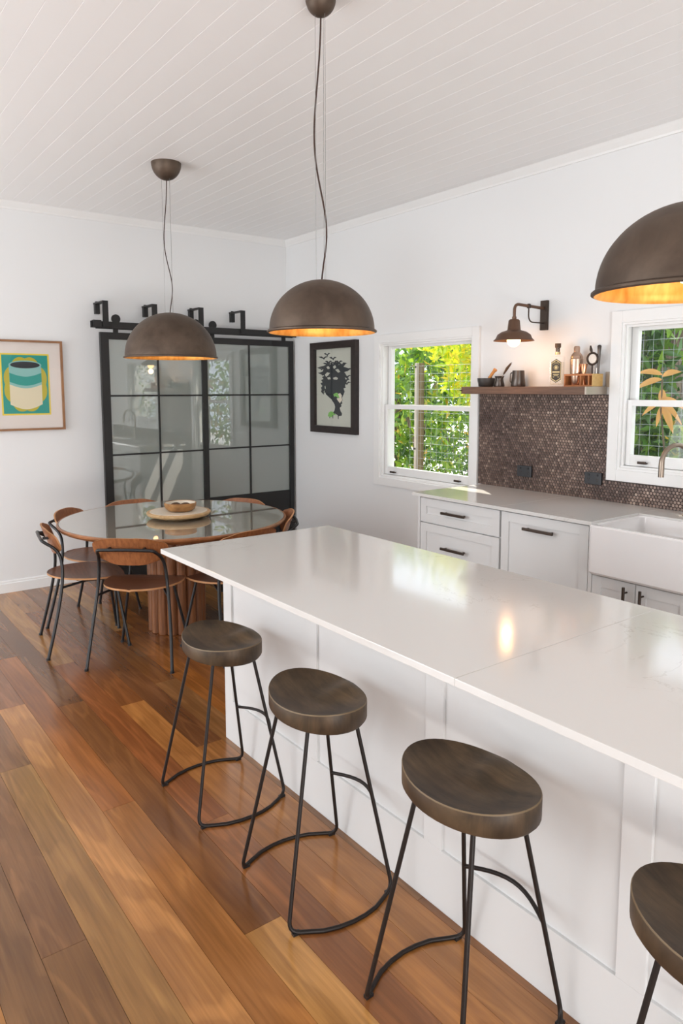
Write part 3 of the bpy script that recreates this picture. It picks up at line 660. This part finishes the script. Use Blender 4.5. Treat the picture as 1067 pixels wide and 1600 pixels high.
m=MB(); c0=Vector((0,0,.155))
m.tube([c0+Vector((0,.034*math.cos(a),.034*math.sin(a))) for a in [2*PI*k/28 for k in range(29)]],.0065,8,False).build('spring_coil',HANDLE,t,smooth=60)
MB().tube([(-.0,0,.155),(.001,0,.155)],.028,24).build('strainer_plate',SSTEEL,t)
MB().tube([(0,0,.12),(0,0,.07),(0,0,.01)],.0045,8).build('strainer_handle',HANDLE,t,smooth=60)
MB().tube([(0,.006,.188),(0,.012,.21),(0,.016,.232)],[.005,.009,.004],8).build('thumb_tab',HANDLE,t,smooth=60)
t=thing('muddler','slim steel muddler standing at the right of the rack','muddler',(-.06,-3.487,ZS+.008))
MB().tube([(0,.004,0),(0,0,.14),(0,-.002,.20),(0,-.002,.228),(0,-.002,.235)],[.007,.0075,.010,.012,.006],12).build('muddler_rod',JUG,t,smooth=60)
t=thing('mixing_spoon','thin steel bar spoon behind the strainer','spoon',(-.050,-3.452,ZS+.008))
MB().tube([(0,0,0),(0,0,.13)],.003,8).tube([(0,-.02,0),(0,-.02,.10)],.008,10).build('spoon_stem',SSTEEL,t,smooth=60)
# ------------------------------------------------------------------ wall lamp
t=thing('wall_lamp','rusty copper barn wall lamp with lit bulb above the shelf','lamp',(0,-3.05,2.05)); o=t.location.copy()
def WL(n,m,M,sm=50,l=None): q=m.build(n,M,t,smooth=sm,label=l); q.location=-o; return q
WL('backplate',MB().box(-.022,-.0005,-3.078,-3.026,1.962,2.147,.002),HANDLE,0)
lx,ly=-.30,-3.05
WL('arm',MB().tube(fillet([(-.02,ly,2.098),(lx,ly,2.108),(lx,ly,2.02)],.075,8),.0095,12).tube([(lx,ly,2.03),(lx,ly,2.012)],.014,12),COPPER)
WL('collar_ball',MB().lathe([(0,2.087),(.011,2.09),(.015,2.103),(.011,2.116),(0,2.119)],16,(-.165,ly)),HANDLE)
WL('brace_rod',MB().tube(fillet([(-.165,ly,2.10),(-.165,ly,2.005),(-.02,ly,2.006)],.075,8),.0042,8),HANDLE)
zr=1.886
sh=WL('lamp_shade',MB().lathe([(.0,zr+.13),(.026,zr+.128),(.034,zr+.12),(.040,zr+.065),(.046,zr+.06),(.075,zr+.052),(.100,zr+.035),(.110,zr+.012),(.1235,zr),(.1235,zr-.003),(.108,zr+.010),(.097,zr+.032),(.072,zr+.047),(.040,zr+.054),(.0,zr+.054)],40,(lx,ly)),COPPER)
WL('bulb',MB().lathe([(0,zr-.040)]+[(.041*math.sin(PI*k/12),zr+.001-.041*math.cos(PI*k/12)) for k in range(1,9)]+[(.014,zr+.05),(0,zr+.05)],24,(lx,ly)),BULB)
lamp('wall_lamp_glow','POINT',(lx,ly,zr-.075),3.4,(1,.50,.20),shadow_soft_size=.03)
# ------------------------------------------------------------------ dome pendants
def pendant(x,y,R,rimz,label,Hd,cr):
    t=thing('pendant_lamp',label,'pendant lamp',(x,y,ZC),group=None); o=t.location.copy()
    def P_(n,m,M,sm=50,l=None): q=m.build(n,M,t,smooth=sm,label=l); q.location=-o; return q
    c=(x,y); n=20
    out=[(R*math.sin(PI/2*k/n),rimz+Hd*math.cos(PI/2*k/n)) for k in range(n+1)]
    out[0]=(0,out[0][1])
    lip=[(R+.004,rimz),(R+.009,rimz-.004),(R+.009,rimz-.009),(R+.002,rimz-.012)]
    P_('dome_shade',MB().lathe(out+lip,56,c),BRONZE)
    inn=[((R-.004)*math.sin(PI/2*k/n),rimz-.003+(Hd-.005)*math.cos(PI/2*k/n)) for k in range(n+1)]; inn[0]=(0,inn[0][1])
    P_('gold_lining',MB().lathe(inn+[(R+.002,rimz-.012)],56,c),GOLD,l='gold leaf inner face')
    P_('canopy',MB().lathe([(0,ZC-cr*1.12)]+[(cr*math.sin(PI/2*k/10),ZC-cr*1.12*math.cos(PI/2*k/10)) for k in range(1,11)]+[(cr,ZC-.0005)],36,c),BRONZE)
    zt=rimz+Hd; zc=ZC-cr*1.05
    for a in (.5,2.7,4.9):
        e=(x+.105*R*math.cos(a),y+.105*R*math.sin(a)); P_('suspension_cable',MB().tube([(e[0],e[1],zc+.02),(e[0],e[1],zt-.004)],.00075,6),CABLE)
    pts=[]; Lc=zc-zt
    for k in range(19):
        s=k/18; w_=.022*math.sin(s*PI*.5+s*s*PI*1.5)*math.sin(PI*s)**.5 if 0<s<1 else 0
        pts.append((x-w_*1.2*rt.x*1,y-w_*1.2*rt.y,zc-Lc*s))
    P_('flex_cord',MB().tube(catmull(pts,2),.0032,8),CORD,60)
    P_('lamp_holder',MB().lathe([(0,zt-.005),(.022,zt-.006),(.022,rimz+.075),(0,rimz+.075)],16,c),HANDLE)
    br=.034; bz=rimz+.042
    P_('bulb',MB().lathe([(br*math.sin(PI*k/12),bz-br*math.cos(PI*k/12)) if 0<k<12 else (0,bz-br if k==0 else bz+br) for k in range(13)],20,c),BULB)
    lamp('pendant_glow','POINT',(x,y,rimz+.03),2.2*(R/.2)**2,(1,.44,.11),shadow_soft_size=.035)
    return t
pendant(-1.9,-1.585,.289,1.80,'large weathered bronze dome pendant over the round dining table',.278,.093)
pendant(-2.23,-3.73,.200,1.815,'weathered bronze dome pendant hanging over the near-left part of the island',.186,.056)
pendant(-2.23,-5.15,.200,1.815,'bronze dome pendant cut off by the right edge, over the island',.186,.056)
# ------------------------------------------------------------------ bar stools
def make_stool():
    t=thing('bar_stool','x','stool')
    zt=.642; a,b,th=.195,.142,.063; m=bmesh.new(); nr,ns=9,48
    def rad(an): return 1.0
    def top(r,an):
        X=b*r*math.cos(an); Y=a*r*math.sin(an)
        d=-.030*(1-r**2.4)                        # dished
        d+=.026*math.exp(-(Y/.05)**2)*max(0,X/b)**.8*(1-r**6)   # pommel ridge on the counter side
        d+=.010*(Y/a)**2-.004*(X/b)**2
        return X,Y,zt-.006+d
    rings=[[m.verts.new(top(1e-4,0))]]
    for i in range(1,nr+1): rings.append([m.verts.new(top(i/nr*.975,2*PI*k/ns)) for k in range(ns)])
    edge=len(rings)
    for rr,dz in ((.985,-.0005),(.997,-.004)):
        rings.append([m.verts.new((b*rr*math.cos(2*PI*k/ns),a*rr*math.sin(2*PI*k/ns),top(1,2*PI*k/ns)[2]+dz)) for k in range(ns)])
    for rr,z in ((.995,zt-th+.008),(.96,zt-th)): rings.append([m.verts.new((b*rr*math.cos(2*PI*k/ns),a*rr*math.sin(2*PI*k/ns),z)) for k in range(ns)])
    rings.append([m.verts.new((0,0,zt-th))])
    for ri,(A,B) in enumerate(zip(rings,rings[1:])):
        for k in range(ns):
            j=(k+1)%ns
            if len(A)==1: f=m.faces.new((A[0],B[k],B[j]))
            elif len(B)==1: f=m.faces.new((A[k],B[0],A[j]))
            else: f=m.faces.new((A[k],B[k],B[j],A[j]))
            if ri==edge-0 and len(A)>1: f.material_index=1
    mm=MB.__new__(MB); mm.bm=m; mm.build('seat',[STOOLW,STOOLE],t,smooth=50)
    r=.0063
    fx0,fx1,fy=-.195,.178,.167     # floor feet relative to seat centre
    tops={(-1,1):(-.085,.095),(-1,-1):(-.085,-.095),(1,1):(.080,.095),(1,-1):(.080,-.095)}
    zt2=zt-th+.002
    for s in (1,-1):
        A=Vector((*tops[(-1,s)],zt2)); D=Vector((*tops[(1,s)],zt2))
        B=Vector((fx0,s*fy,r)); C=Vector((fx1,s*fy,r))
        low=[B+(C-B)*k/8+Vector((0,s*.062*math.sin(PI*k/8)**.8 if 0<k<8 else 0,0)) for k in range(9)]
        path=[A]+low+[D]
        # rounded feet
        pts=fillet([A,B,low[2]],.035,5)[:-1]+low[2:7]+fillet([low[6],C,D],.035,5)[1:]
        MB().tube(pts,r,8).build('leg_frame',ROD,t,smooth=60)
    z=.262; f=z/zt2
    P=[]
    for s in (1,-1):
        C=Vector((fx1,s*fy,0)); D=Vector((*tops[(1,s)],zt2)); P.append(C+(D-C)*f)
    pts=[P[0]+(P[1]-P[0])*k/12+Vector((.048*math.sin(PI*k/12),0,.010*math.sin(PI*k/12))) for k in range(13)]
    MB().tube(pts,r*.95,8).build('footrest',ROD,t,smooth=60)
    for x_,s in ((fx1-.02,1),(fx1-.02,-1),(fx0+.02,1),(fx0+.02,-1)):
        MB().box(x_-.012,x_+.012,s*(fy+.010)-.007,s*(fy+.010)+.007,0,.009,.001).build('floor_glide',BLACK,t)
    return t
lab=['bar stool furthest away, nearest the dining table, weathered dished wood seat','second bar stool from the dining table, seat edge worn pale at left','third bar stool from the dining table, large in view with scuffed seat side','nearest bar stool, cut off by the right edge of the photo']
s0=make_stool()
for i,(x,y,a) in enumerate(((-2.588,-3.55,0),(-2.590,-4.200,-.09),(-2.572,-4.834,0),(-2.568,-5.480,0))):
    o=s0 if i==0 else copy_tree(s0); o.location=(x,y,0); o.rotation_euler.z=a; o['label']=lab[i]; o['group']='bar stools along the island'
# ------------------------------------------------------------------ dining table
TX,TY=-1.9,-1.575
t=thing('dining_table','round dining table with smoked glass top and fluted timber drum base','table',(TX,TY,0))
MB().lathe([(0,.70),(.66,.70),(.712,.716),(.732,.732),(.735,.742),(.730,.7485),(.722,.7485),(.722,.741),(0,.741)],96).build('tabletop',TABLEW,t,smooth=30)
MB().lathe([(0,.7415),(.7195,.7415),(.721,.745),(.719,.7492),(0,.7492)],96).build('glass_top',TINT,t,smooth=30)
MB().lathe([(0,0),(.155,0),(.155,.70),(0,.70)],48).build('pedestal_core',FLUTE,t)
fm=None; nf=16
for k in range(nf):
    an=2*PI*(k+.4)/nf; c_=(.158*math.cos(an),.158*math.sin(an))
    if fm is None: fm=MB().lathe([(0,.0),(.029,.0),(.033,.004),(.033,.70),(0,.70)],18).mesh('flute',FLUTE,40)
    q=bpy.data.objects.new('flute',fm); COL.objects.link(q); q.parent=t; q.location=(c_[0],c_[1],0); q.rotation_euler.z=random.uniform(0,6)
t=thing('lazy_susan','pale round wooden turntable board in the middle of the dining table','turntable',(TX+.012,TY-.035,.7494))
spin([(0,0),(.10,0),(.10,.012),(0,.012)],'turntable_foot',PALE,t,c=(0,0)); 
spin([(0,.012),(.17,.012),(.198,.020),(.207,.032),(.207,.040),(.203,.043),(.19,.0435),(0,.0425)],'turntable_board',PALE,t,n=48)
spin([(0,.0425),(.186,.0435),(.186,.0450),(0,.0440)],'cream_top',CREAM,t,n=48)
t=thing('wooden_bowl','turned wooden bowl with cream inside on the turntable','bowl',(TX+.022,TY-.040,.7945))
spin([(0,0),(.075,0),(.094,.014),(.103,.034),(.105,.052),(.101,.056),(.098,.053)],'bowl_shell',BOWLW,t,n=40)
spin([(.098,.053),(.094,.032),(.075,.018),(0,.014)],'enamel_lining',CREAM,t,n=40)
for k,(a,b,l) in enumerate(((-.02,.03,'dark brown oval nut in the wooden bowl, nearer the doors'),(.03,-.01,'dark brown oval nut in the wooden bowl, right one'),(-.03,-.035,'dark brown oval nut in the wooden bowl, nearer the island'))):
    q=MB().lathe([(.028*math.sin(PI*j/8) if 0<j<8 else 0,.018-.018*math.cos(PI*j/8)) for j in range(9)],14).build('nut',CORK,None,smooth=60,loc=(TX+.022+a,TY-.040+b,.7945+.0165)); q.scale=(1.3,.8,1); tag(q,l,'nut','nuts in the wooden bowl')
# ------------------------------------------------------------------ dining chairs (local: +x is forward, origin between rear feet)
def make_chair():
    t=thing('dining_chair','x','chair'); r=.0095
    def rear(s): return [(0,s*.247,.004),(.062,s*.226,.25),(.100,s*.205,.45),(.100,s*.193,.58),(.072,s*.182,.645),(.012,s*.165,.690)]
    for s in (1,-1):
        MB().tube(catmull([Vector(p) for p in rear(s)][:4],4)[:9],r,10).build('leg',BLACK,t,smooth=60)
    P=rear(1); hoop=[Vector(q) for q in catmull(P,4)[8:17]]; 
    left=catmull(P,4)[8:]; right=[Vector((p.x,-p.y,p.z)) for p in left][::-1]
    corner=fillet([left[-2],Vector((.000,.160,.700)),Vector((-.004,0,.704)),Vector((.000,-.160,.700)),right[1]],.05,5)
    MB().tube(list(left[:-2])+corner+list(right[2:]),r,10).build('back_hoop',BLACK,t,smooth=60)
    for s in (1,-1):
        MB().tube([(.475,s*.215,.004),(.415,s*.135,.425)],[r*.95]*2,10).build('leg',BLACK,t,smooth=60)
        MB().tube([(.092,s*.207,.415),(.24,s*.135,.425),(.42,s*.132,.425)],.0075,8).build('seat_rail',BLACK,t,smooth=60)
        MB().lathe([(0,0),(.012,0),(.012,.012),(.0095,.014),(0,.014)],12,(0,s*.247)).build('foot_cap',BLACK,t)
        MB().lathe([(0,0),(.012,0),(.012,.012),(.0095,.014),(0,.014)],12,(.475,s*.215)).build('foot_cap',BLACK,t)
    MB().box(.19,.40,-.12,.12,.424,.438,.004).build('under_plate',BLACK,t)
    # seat: rounded at the back, cornered at the front
    bm=bmesh.new(); nu,nv=14,16; x0,x1=.035,.485; G=[[],[]]
    def hw(u):
        return .232*math.sqrt(max(0,1-(1-u/.62)**2)) if u<.62 else .232-.05*((u-.62)/.38)**2
    for side in (0,1):
        for i in range(nu+1):
            u=(i/nu)**1.6 if i<nu else 1; row=[]
            for j in range(nv+1):
                v=-1+2*j/nv; y=v*max(hw(u),.012); x=x0+(x1-x0)*u+(-.02*v*v if u>.7 else 0)*((u-.7)/.3 if u>.7 else 0)
                z=.452-.012*math.sin(PI*u)*(1-v*v)+.012*(1-u)**2+.004*v*v-.016*max(0,u-.8)/.2
                row.append(bm.verts.new((x,y,z-(.011 if side else 0))))
            G[side].append(row)
    def grid_close(bm,G,nu,nv):
        for side in (0,1):
            g=G[side]
            for i in range(nu):
                for j in range(nv): bm.faces.new((g[i][j],g[i+1][j],g[i+1][j+1],g[i][j+1]))
        E=[]
        a,b=G
        per=[(0,j) for j in range(nv)]+[(i,nv) for i in range(nu)]+[(nu,j) for j in range(nv,0,-1)]+[(i,0) for i in range(nu,0,-1)]
        for p,q in zip(per,per[1:]+per[:1]):
            f=bm.faces.new((a[p[0]][p[1]],a[q[0]][q[1]],b[q[0]][q[1]],b[p[0]][p[1]])); f.material_index=1
    grid_close(bm,G,nu,nv); mm=MB.__new__(MB); mm.bm=bm; mm.build('seat',[SEATPLY,EDGE],t,smooth=45)
    bm=bmesh.new(); nu,nv=10,20; G=[[],[]]
    for side in (0,1):
        for i in range(nu+1):
            s=-1+2*i/nu; row=[]
            w=.222*(1-.055*(1-s)/2)*( (1-abs(s)**5.0*.30) if s>0 else (1-abs(s)**2.6*.42))
            for j in range(nv+1):
                v=-1+2*j/nv; y=v*w; z=.682+s*.083-(.014*v**4 if s>0 else -.012*v**4)*abs(s)
                x=.048-.030*s+ .052*(y/.222)**2 +(.0 if side==0 else -.010)
                row.append(bm.verts.new((x,y,z)))
            G[side].append(row)
    grid_close(bm,G,nu,nv); mm=MB.__new__(MB); mm.bm=bm; mm.build('backrest',[WALNUT,EDGE],t,smooth=45)
    for s in (1,-1): MB().tube([(.010,s*.10,.703),(.050,s*.10,.703)],.0085,10).build('fixing_stud',BLACK,t,smooth=60)
    return t
ch=make_chair()
spots=[(-134,.792,-130.5,'dining chair nearest the camera, its back towards us, in front of the fluted base'),
 (-189.3,.836,-189.5,'dining chair at the far left, seen from the side with its hoop towards us'),
 (-230.6,.874,-220,'dining chair at the left against the white wall, behind the leftmost chair'),
 (-270,.825,-272,'dining chair behind the table below the left sliding door, only its backrest top showing'),
 (-335,.815,-334,'dining chair behind the table below the right sliding door'),
 (-26,.805,-29,'dining chair at the right of the table, backrest side-on beside the wall'),
 (-79,.815,-80,'dining chair partly hidden behind the island corner')]
for i,(a,rr,face,l) in enumerate(spots):
    o=ch if i==0 else copy_tree(ch); an=math.radians(a)
    o.location=(TX+rr*math.cos(an),TY+rr*math.sin(an),0); o.rotation_euler.z=math.radians(face)+PI; o['label']=l; o['group']='dining chairs round the table'
# ------------------------------------------------------------------ garden outside
GZ=-.35
g=MB().box(.15,30,-25,30,GZ-.1,GZ).build('ground',GROUND); g['kind']='structure'; g['label']='pale paved ground outside the windows'
def leaves(name,M,n,center,half,size,parent,shell=.0,up_=.3,narrow=.3):
    c=rng.uniform(-1,1,(n*2,3)); r=np.linalg.norm(c,axis=1); c=c[(r<1)&(r>shell)][:n]; n=len(c)
    # clumpy distribution
    k=max(6,n//60); cl=rng.uniform(-.85,.85,(k,3)); pick=rng.integers(0,k,n)
    c=np.where(rng.random((n,1))<.65,cl[pick]+rng.normal(0,.13,(n,3)),c)
    P=np.array(center)+c*np.array(half)
    d=rng.normal(0,1,(n,3)); d[:,2]-=up_; d/=np.linalg.norm(d,axis=1)[:,None]
    e=np.cross(d,rng.normal(0,1,(n,3))); e/=np.linalg.norm(e,axis=1)[:,None]; f=np.cross(d,e)
    s=size*1.05*rng.uniform(.6,1.3,(n,1)); wv=s*narrow*1.15
    V=np.stack([P,P+d*s*.45+e*wv*.5+f*wv*.15,P+d*s,P+d*s*.45-e*wv*.5+f*wv*.15],1).reshape(-1,3)
    b=np.arange(n)*4; F=np.stack([b,b+1,b+2,b,b+2,b+3],1).reshape(-1,3)
    me=bpy.data.meshes.new(name); me.vertices.add(len(V)); me.vertices.foreach_set('co',V.ravel())
    me.loops.add(F.size); me.loops.foreach_set('vertex_index',F.ravel()); me.polygons.add(len(F)); me.polygons.foreach_set('loop_start',np.arange(len(F))*3)
    me.update(calc_edges=True); me.materials.append(M); o=bpy.data.objects.new(name,me); COL.objects.link(o); o.parent=parent; o['kind']='stuff'; 
    if parent: o.location=-parent.location
    return o
def bush(label,x,y,h,half,M,n,size,zc=None,trunk=.03,nt=3,group=None,narrow=.3,name='garden_shrub'):
    t=thing(name,label,'shrub' if name=='garden_shrub' else 'tree',(x,y,GZ),group=group)
    zc=zc if zc is not None else h*.6
    leaves('foliage',M,n,(x,y,zc),half,size,t,narrow=narrow)
    for k in range(nt):
        a=2*PI*k/max(nt,1)+.4; e=half[0]*.5 if nt>1 else 0
        MB().tube(catmull([(0,0,0),(e*.3*math.cos(a),e*.3*math.sin(a),(zc-GZ)*.5),(e*math.cos(a),half[1]*.5*math.sin(a) if nt>1 else 0,zc-GZ)],4),[trunk*(1-.5*i/8) for i in range(9)],8).build('trunk' if k==0 else 'branch',BARK,t,smooth=60)
    return t
# window 1 view
bush('green shrub left of the timber fence post, seen through the left window',2.3,.75,2.4,(.6,.75,1.2),LEAF,2600,.14,1.25,.03,3)
bush('bright lime shrub high behind the wire mesh in the left window',2.1,-.75,2.6,(.5,.75,.62),LEAFY,2400,.12,1.95,.02,2)
bush('green leafy shrub behind the wire mesh, lower half of the left window',2.6,-.1,2,(.7,.95,.85),LEAF,2000,.12,1.15,.02,4)
bush('low sparse shrub with small leaves at the bottom right of the left window',1.75,-.75,1.2,(.3,.55,.4),LEAFD,700,.07,.72,.012,4)
bush('dark tall shrub far behind in the left window',4.6,3.2,3,(1.2,1.5,1.5),LEAFD,2600,.18,1.9,.05,3)
bush('sunlit tall shrub far behind, right part of the left window',5.0,.7,3,(1.2,1.5,1.1),LEAF,3000,.18,2.3,.05,3)
# window 2 view
bush('dark-leaved shrub left of the tree trunk in the right window',1.9,-2.55,2,(.35,.40,1.1),LEAFD,1700,.19,1.45,.02,3,narrow=.24)
bush('shrub with small pale flowers low behind the wire mesh in the right window',2.0,-3.25,1.6,(.4,.6,.4),LEAF,2200,.09,.9,.02,3)
bush('bright green shrub behind the big trunk in the right window',4.4,-1.3,3,(.8,1.5,1.5),LEAF,2600,.18,1.8,.04,3)
bush('lime shrub high behind the big trunk in the right window',3.6,-1.7,3,(.5,1.2,.5),LEAFY,1300,.16,2.45,.03,2)
t=thing('garden_tree','thick dark tree trunk behind the mesh, in the right window','tree',(2.6,-2.42,GZ))
MB().tube(catmull([(0,0,0),(.03,-.02,1.2),(-.02,.10,2.2),(.05,.25,3.2),(.3,.5,4.6)],5),[.30-.007*i for i in range(21)],14).build('trunk',BARK,t,smooth=60)
MB().tube(catmull([(0,0,2.3),(.2,-.4,3.0),(.3,-.9,4.0)],5),[.15-.005*i for i in range(11)],10).build('branch',BARK,t,smooth=60)
leaves('foliage',LEAFD,9000,(3.4,-2.2,4.8),(2.0,2.6,1.0),.18,t)
t=thing('garden_tree','twisted pale tree trunk at the left edge of the left window','tree',(2.1,.75,GZ))
MB().tube(catmull([(0,-.15,0),(.05,-.1,.6),(-.05,.10,1.1),(.05,.05,1.7),(.1,.3,2.5)],5),[.075-.002*i for i in range(21)],10).build('trunk',BARK,t,smooth=60)
MB().tube(catmull([(0,-.15,.5),(.05,-.35,1.0),(-.05,-.25,1.6)],5),[.045-.002*i for i in range(11)],10).build('branch',BARK,t,smooth=60)
# wire mesh fence
t=thing('wire_fence','galvanised wire mesh fence on timber posts outside both windows','fence',(1.2,-2,GZ)); o=t.location.copy()
def Fn(n,m,M,l=None): q=m.build(n,M,t,label=l); q.location=-o; return q
Fn('timber_post',MB().tube([(1.26,-.570,GZ),(1.26,-.570,1.852)],.031,16),POSTW); Fn('post_batten',MB().box(1.175,1.205,-.592,-.560,GZ,1.850,.003),RAIL,'silvered timber batten')
Fn('timber_post',MB().tube([(1.26,-2.35,GZ),(1.26,-2.35,2.1)],.058,16),POSTW); Fn('timber_post',MB().tube([(1.26,-4.6,GZ),(1.26,-4.6,2.3)],.058,16),POSTW)
V=MB()
def wire(p,q,r=.0022):
    V.tube([p,q],r*.62,4,False)
P=.078; y=-.47
while y>-2.35: wire((1.2,y,GZ),(1.2,y,1.82)); y-=P
z=1.82
while z>.4: wire((1.2,-2.35,z),(1.2,-.46,z)); z-=P
y=-2.4
while y>-4.6: wire((1.2,y,GZ),(1.2,y,2.3)); y-=P
z=2.26
while z>.6: wire((1.2,-4.6,z),(1.2,-2.36,z)); z-=P
q=Fn('mesh_wires',V,GALV); q['kind']='stuff'
# screw heads on batten
for z in (1.81,1.40,.98): Fn('bolt',MB().tube([(1.168,-.576,z),(1.176,-.576,z)],.010,8),BLACK)
# orange young leaves
t=thing('leafy_sprig','sprig of large orange leaves just outside the right window','sprig',(.72,-3.48,1.15))
MB().tube([(0,0,-1.5),(0.02,0,0),(.0,.03,.30),(.0,.03,.50)],.006,8).build('stem',BARK,t)
def bigleaf(p,d,L_,w_):
    d=Vector(d).normalized(); n=Vector((-1,-.3,.2)); e=d.cross(n).normalized(); f=e.cross(d); bm=bmesh.new(); K=7; A=[];B=[];Cn=[]
    for k in range(K+1):
        s=k/K; w2=w_*math.sin(PI*min(1,s*.97+.015))**.8*(1-.35*s); c0=Vector(p)+d*L_*s+Vector((0,0,-.35*L_*s*s)); 
        A.append(bm.verts.new(c0+e*w2*.5+f*w2*.18)); Cn.append(bm.verts.new(c0)); B.append(bm.verts.new(c0-e*w2*.5+f*w2*.18))
    for k in range(K): bm.faces.new((A[k],A[k+1],Cn[k+1],Cn[k])); bm.faces.new((Cn[k],Cn[k+1],B[k+1],B[k]))
    mm=MB.__new__(MB); mm.bm=bm; mm.build('leaf',ORANGE,t,smooth=60)
for p,d,l_,w_ in (((0,.03,.53),(.0,1,.45),.20,.05),((0,.03,.50),(0,1,.0),.19,.055),((0,.03,.52),(0,-.55,.35),.15,.05),((0,.03,.44),(0,-.15,-.9),.11,.06),((0,.02,.36),(0,1,-.35),.15,.045),((0,.02,.38),(0,-1,-.15),.17,.045),((0,.02,.34),(0,-.6,-1),.16,.06),((0,.02,.33),(0,.35,-1),.11,.04),((0,.02,.36),(.0,-1,-.7),.17,.04)): bigleaf(p,d,l_,w_)
# dark paling fence far behind and white lattice seen only in the door reflection
t=thing('paling_fence','dark grey board fence behind the shrubs, right window','fence',(4.9,-3,GZ))
for k in range(40): MB().box(0,.02,-.07,.07,0,1.75).build('paling',FENCE,t,loc=(0,-3.0+k*.15,0))
t=thing('garden_lattice','white diagonal lattice screen, seen mirrored in the left sliding door','lattice',(1.3,-7.0,GZ))
m=MB(); Wl,Hl=1.8,2.2
for k in range(-22,20):
    for s in (1,-1):
        a=k*.10; p=[]
        x_a,z_a,x_b,z_b=a,0,a+Hl,Hl
        lo=max(0,-a); hi=min(Hl,Wl-a)
        if hi-lo<.05: continue
        p0=Vector((a+lo,0,lo)); p1=Vector((a+hi,0,hi))
        if s<0: p0.x=Wl-p0.x; p1.x=Wl-p1.x
        d=(p1-p0).normalized(); nn=Vector((-d.z,0,d.x))*.018; yy=.006*s
        vs_=[m.bm.verts.new((q.x+h.x-.9,yy+w2,q.z+h.z+.2)) for w2 in (-.004,.004) for q,h in ((p0,nn),(p1,nn),(p1,-nn),(p0,-nn))]
        m.bm.faces.new(vs_[:4]); m.bm.faces.new(vs_[4:][::-1])
        for i in range(4): m.bm.faces.new((vs_[i],vs_[4+i],vs_[4+(i+1)%4],vs_[(i+1)%4]))
q=m.build('lattice_slats',LATT,t); q['kind']='stuff'
MB().box(-.95,-.9,-.03,.03,0,2.5).box(.9,.95,-.03,.03,0,2.5).build('lattice_frame',LATT,t)
bush('dense shrub seen only mirrored in the right sliding door, beyond the left window',3.3,-6.3,2.4,(1.0,1.5,1.5),LEAF,4200,.14,1.5,.03,3)
bush('tall hedge behind the white lattice, seen only mirrored in the left door',1.6,-8.4,2.5,(1.2,.5,1.5),LEAF,3500,.12,1.6,.03,2)
bpy.context.view_layer.update()
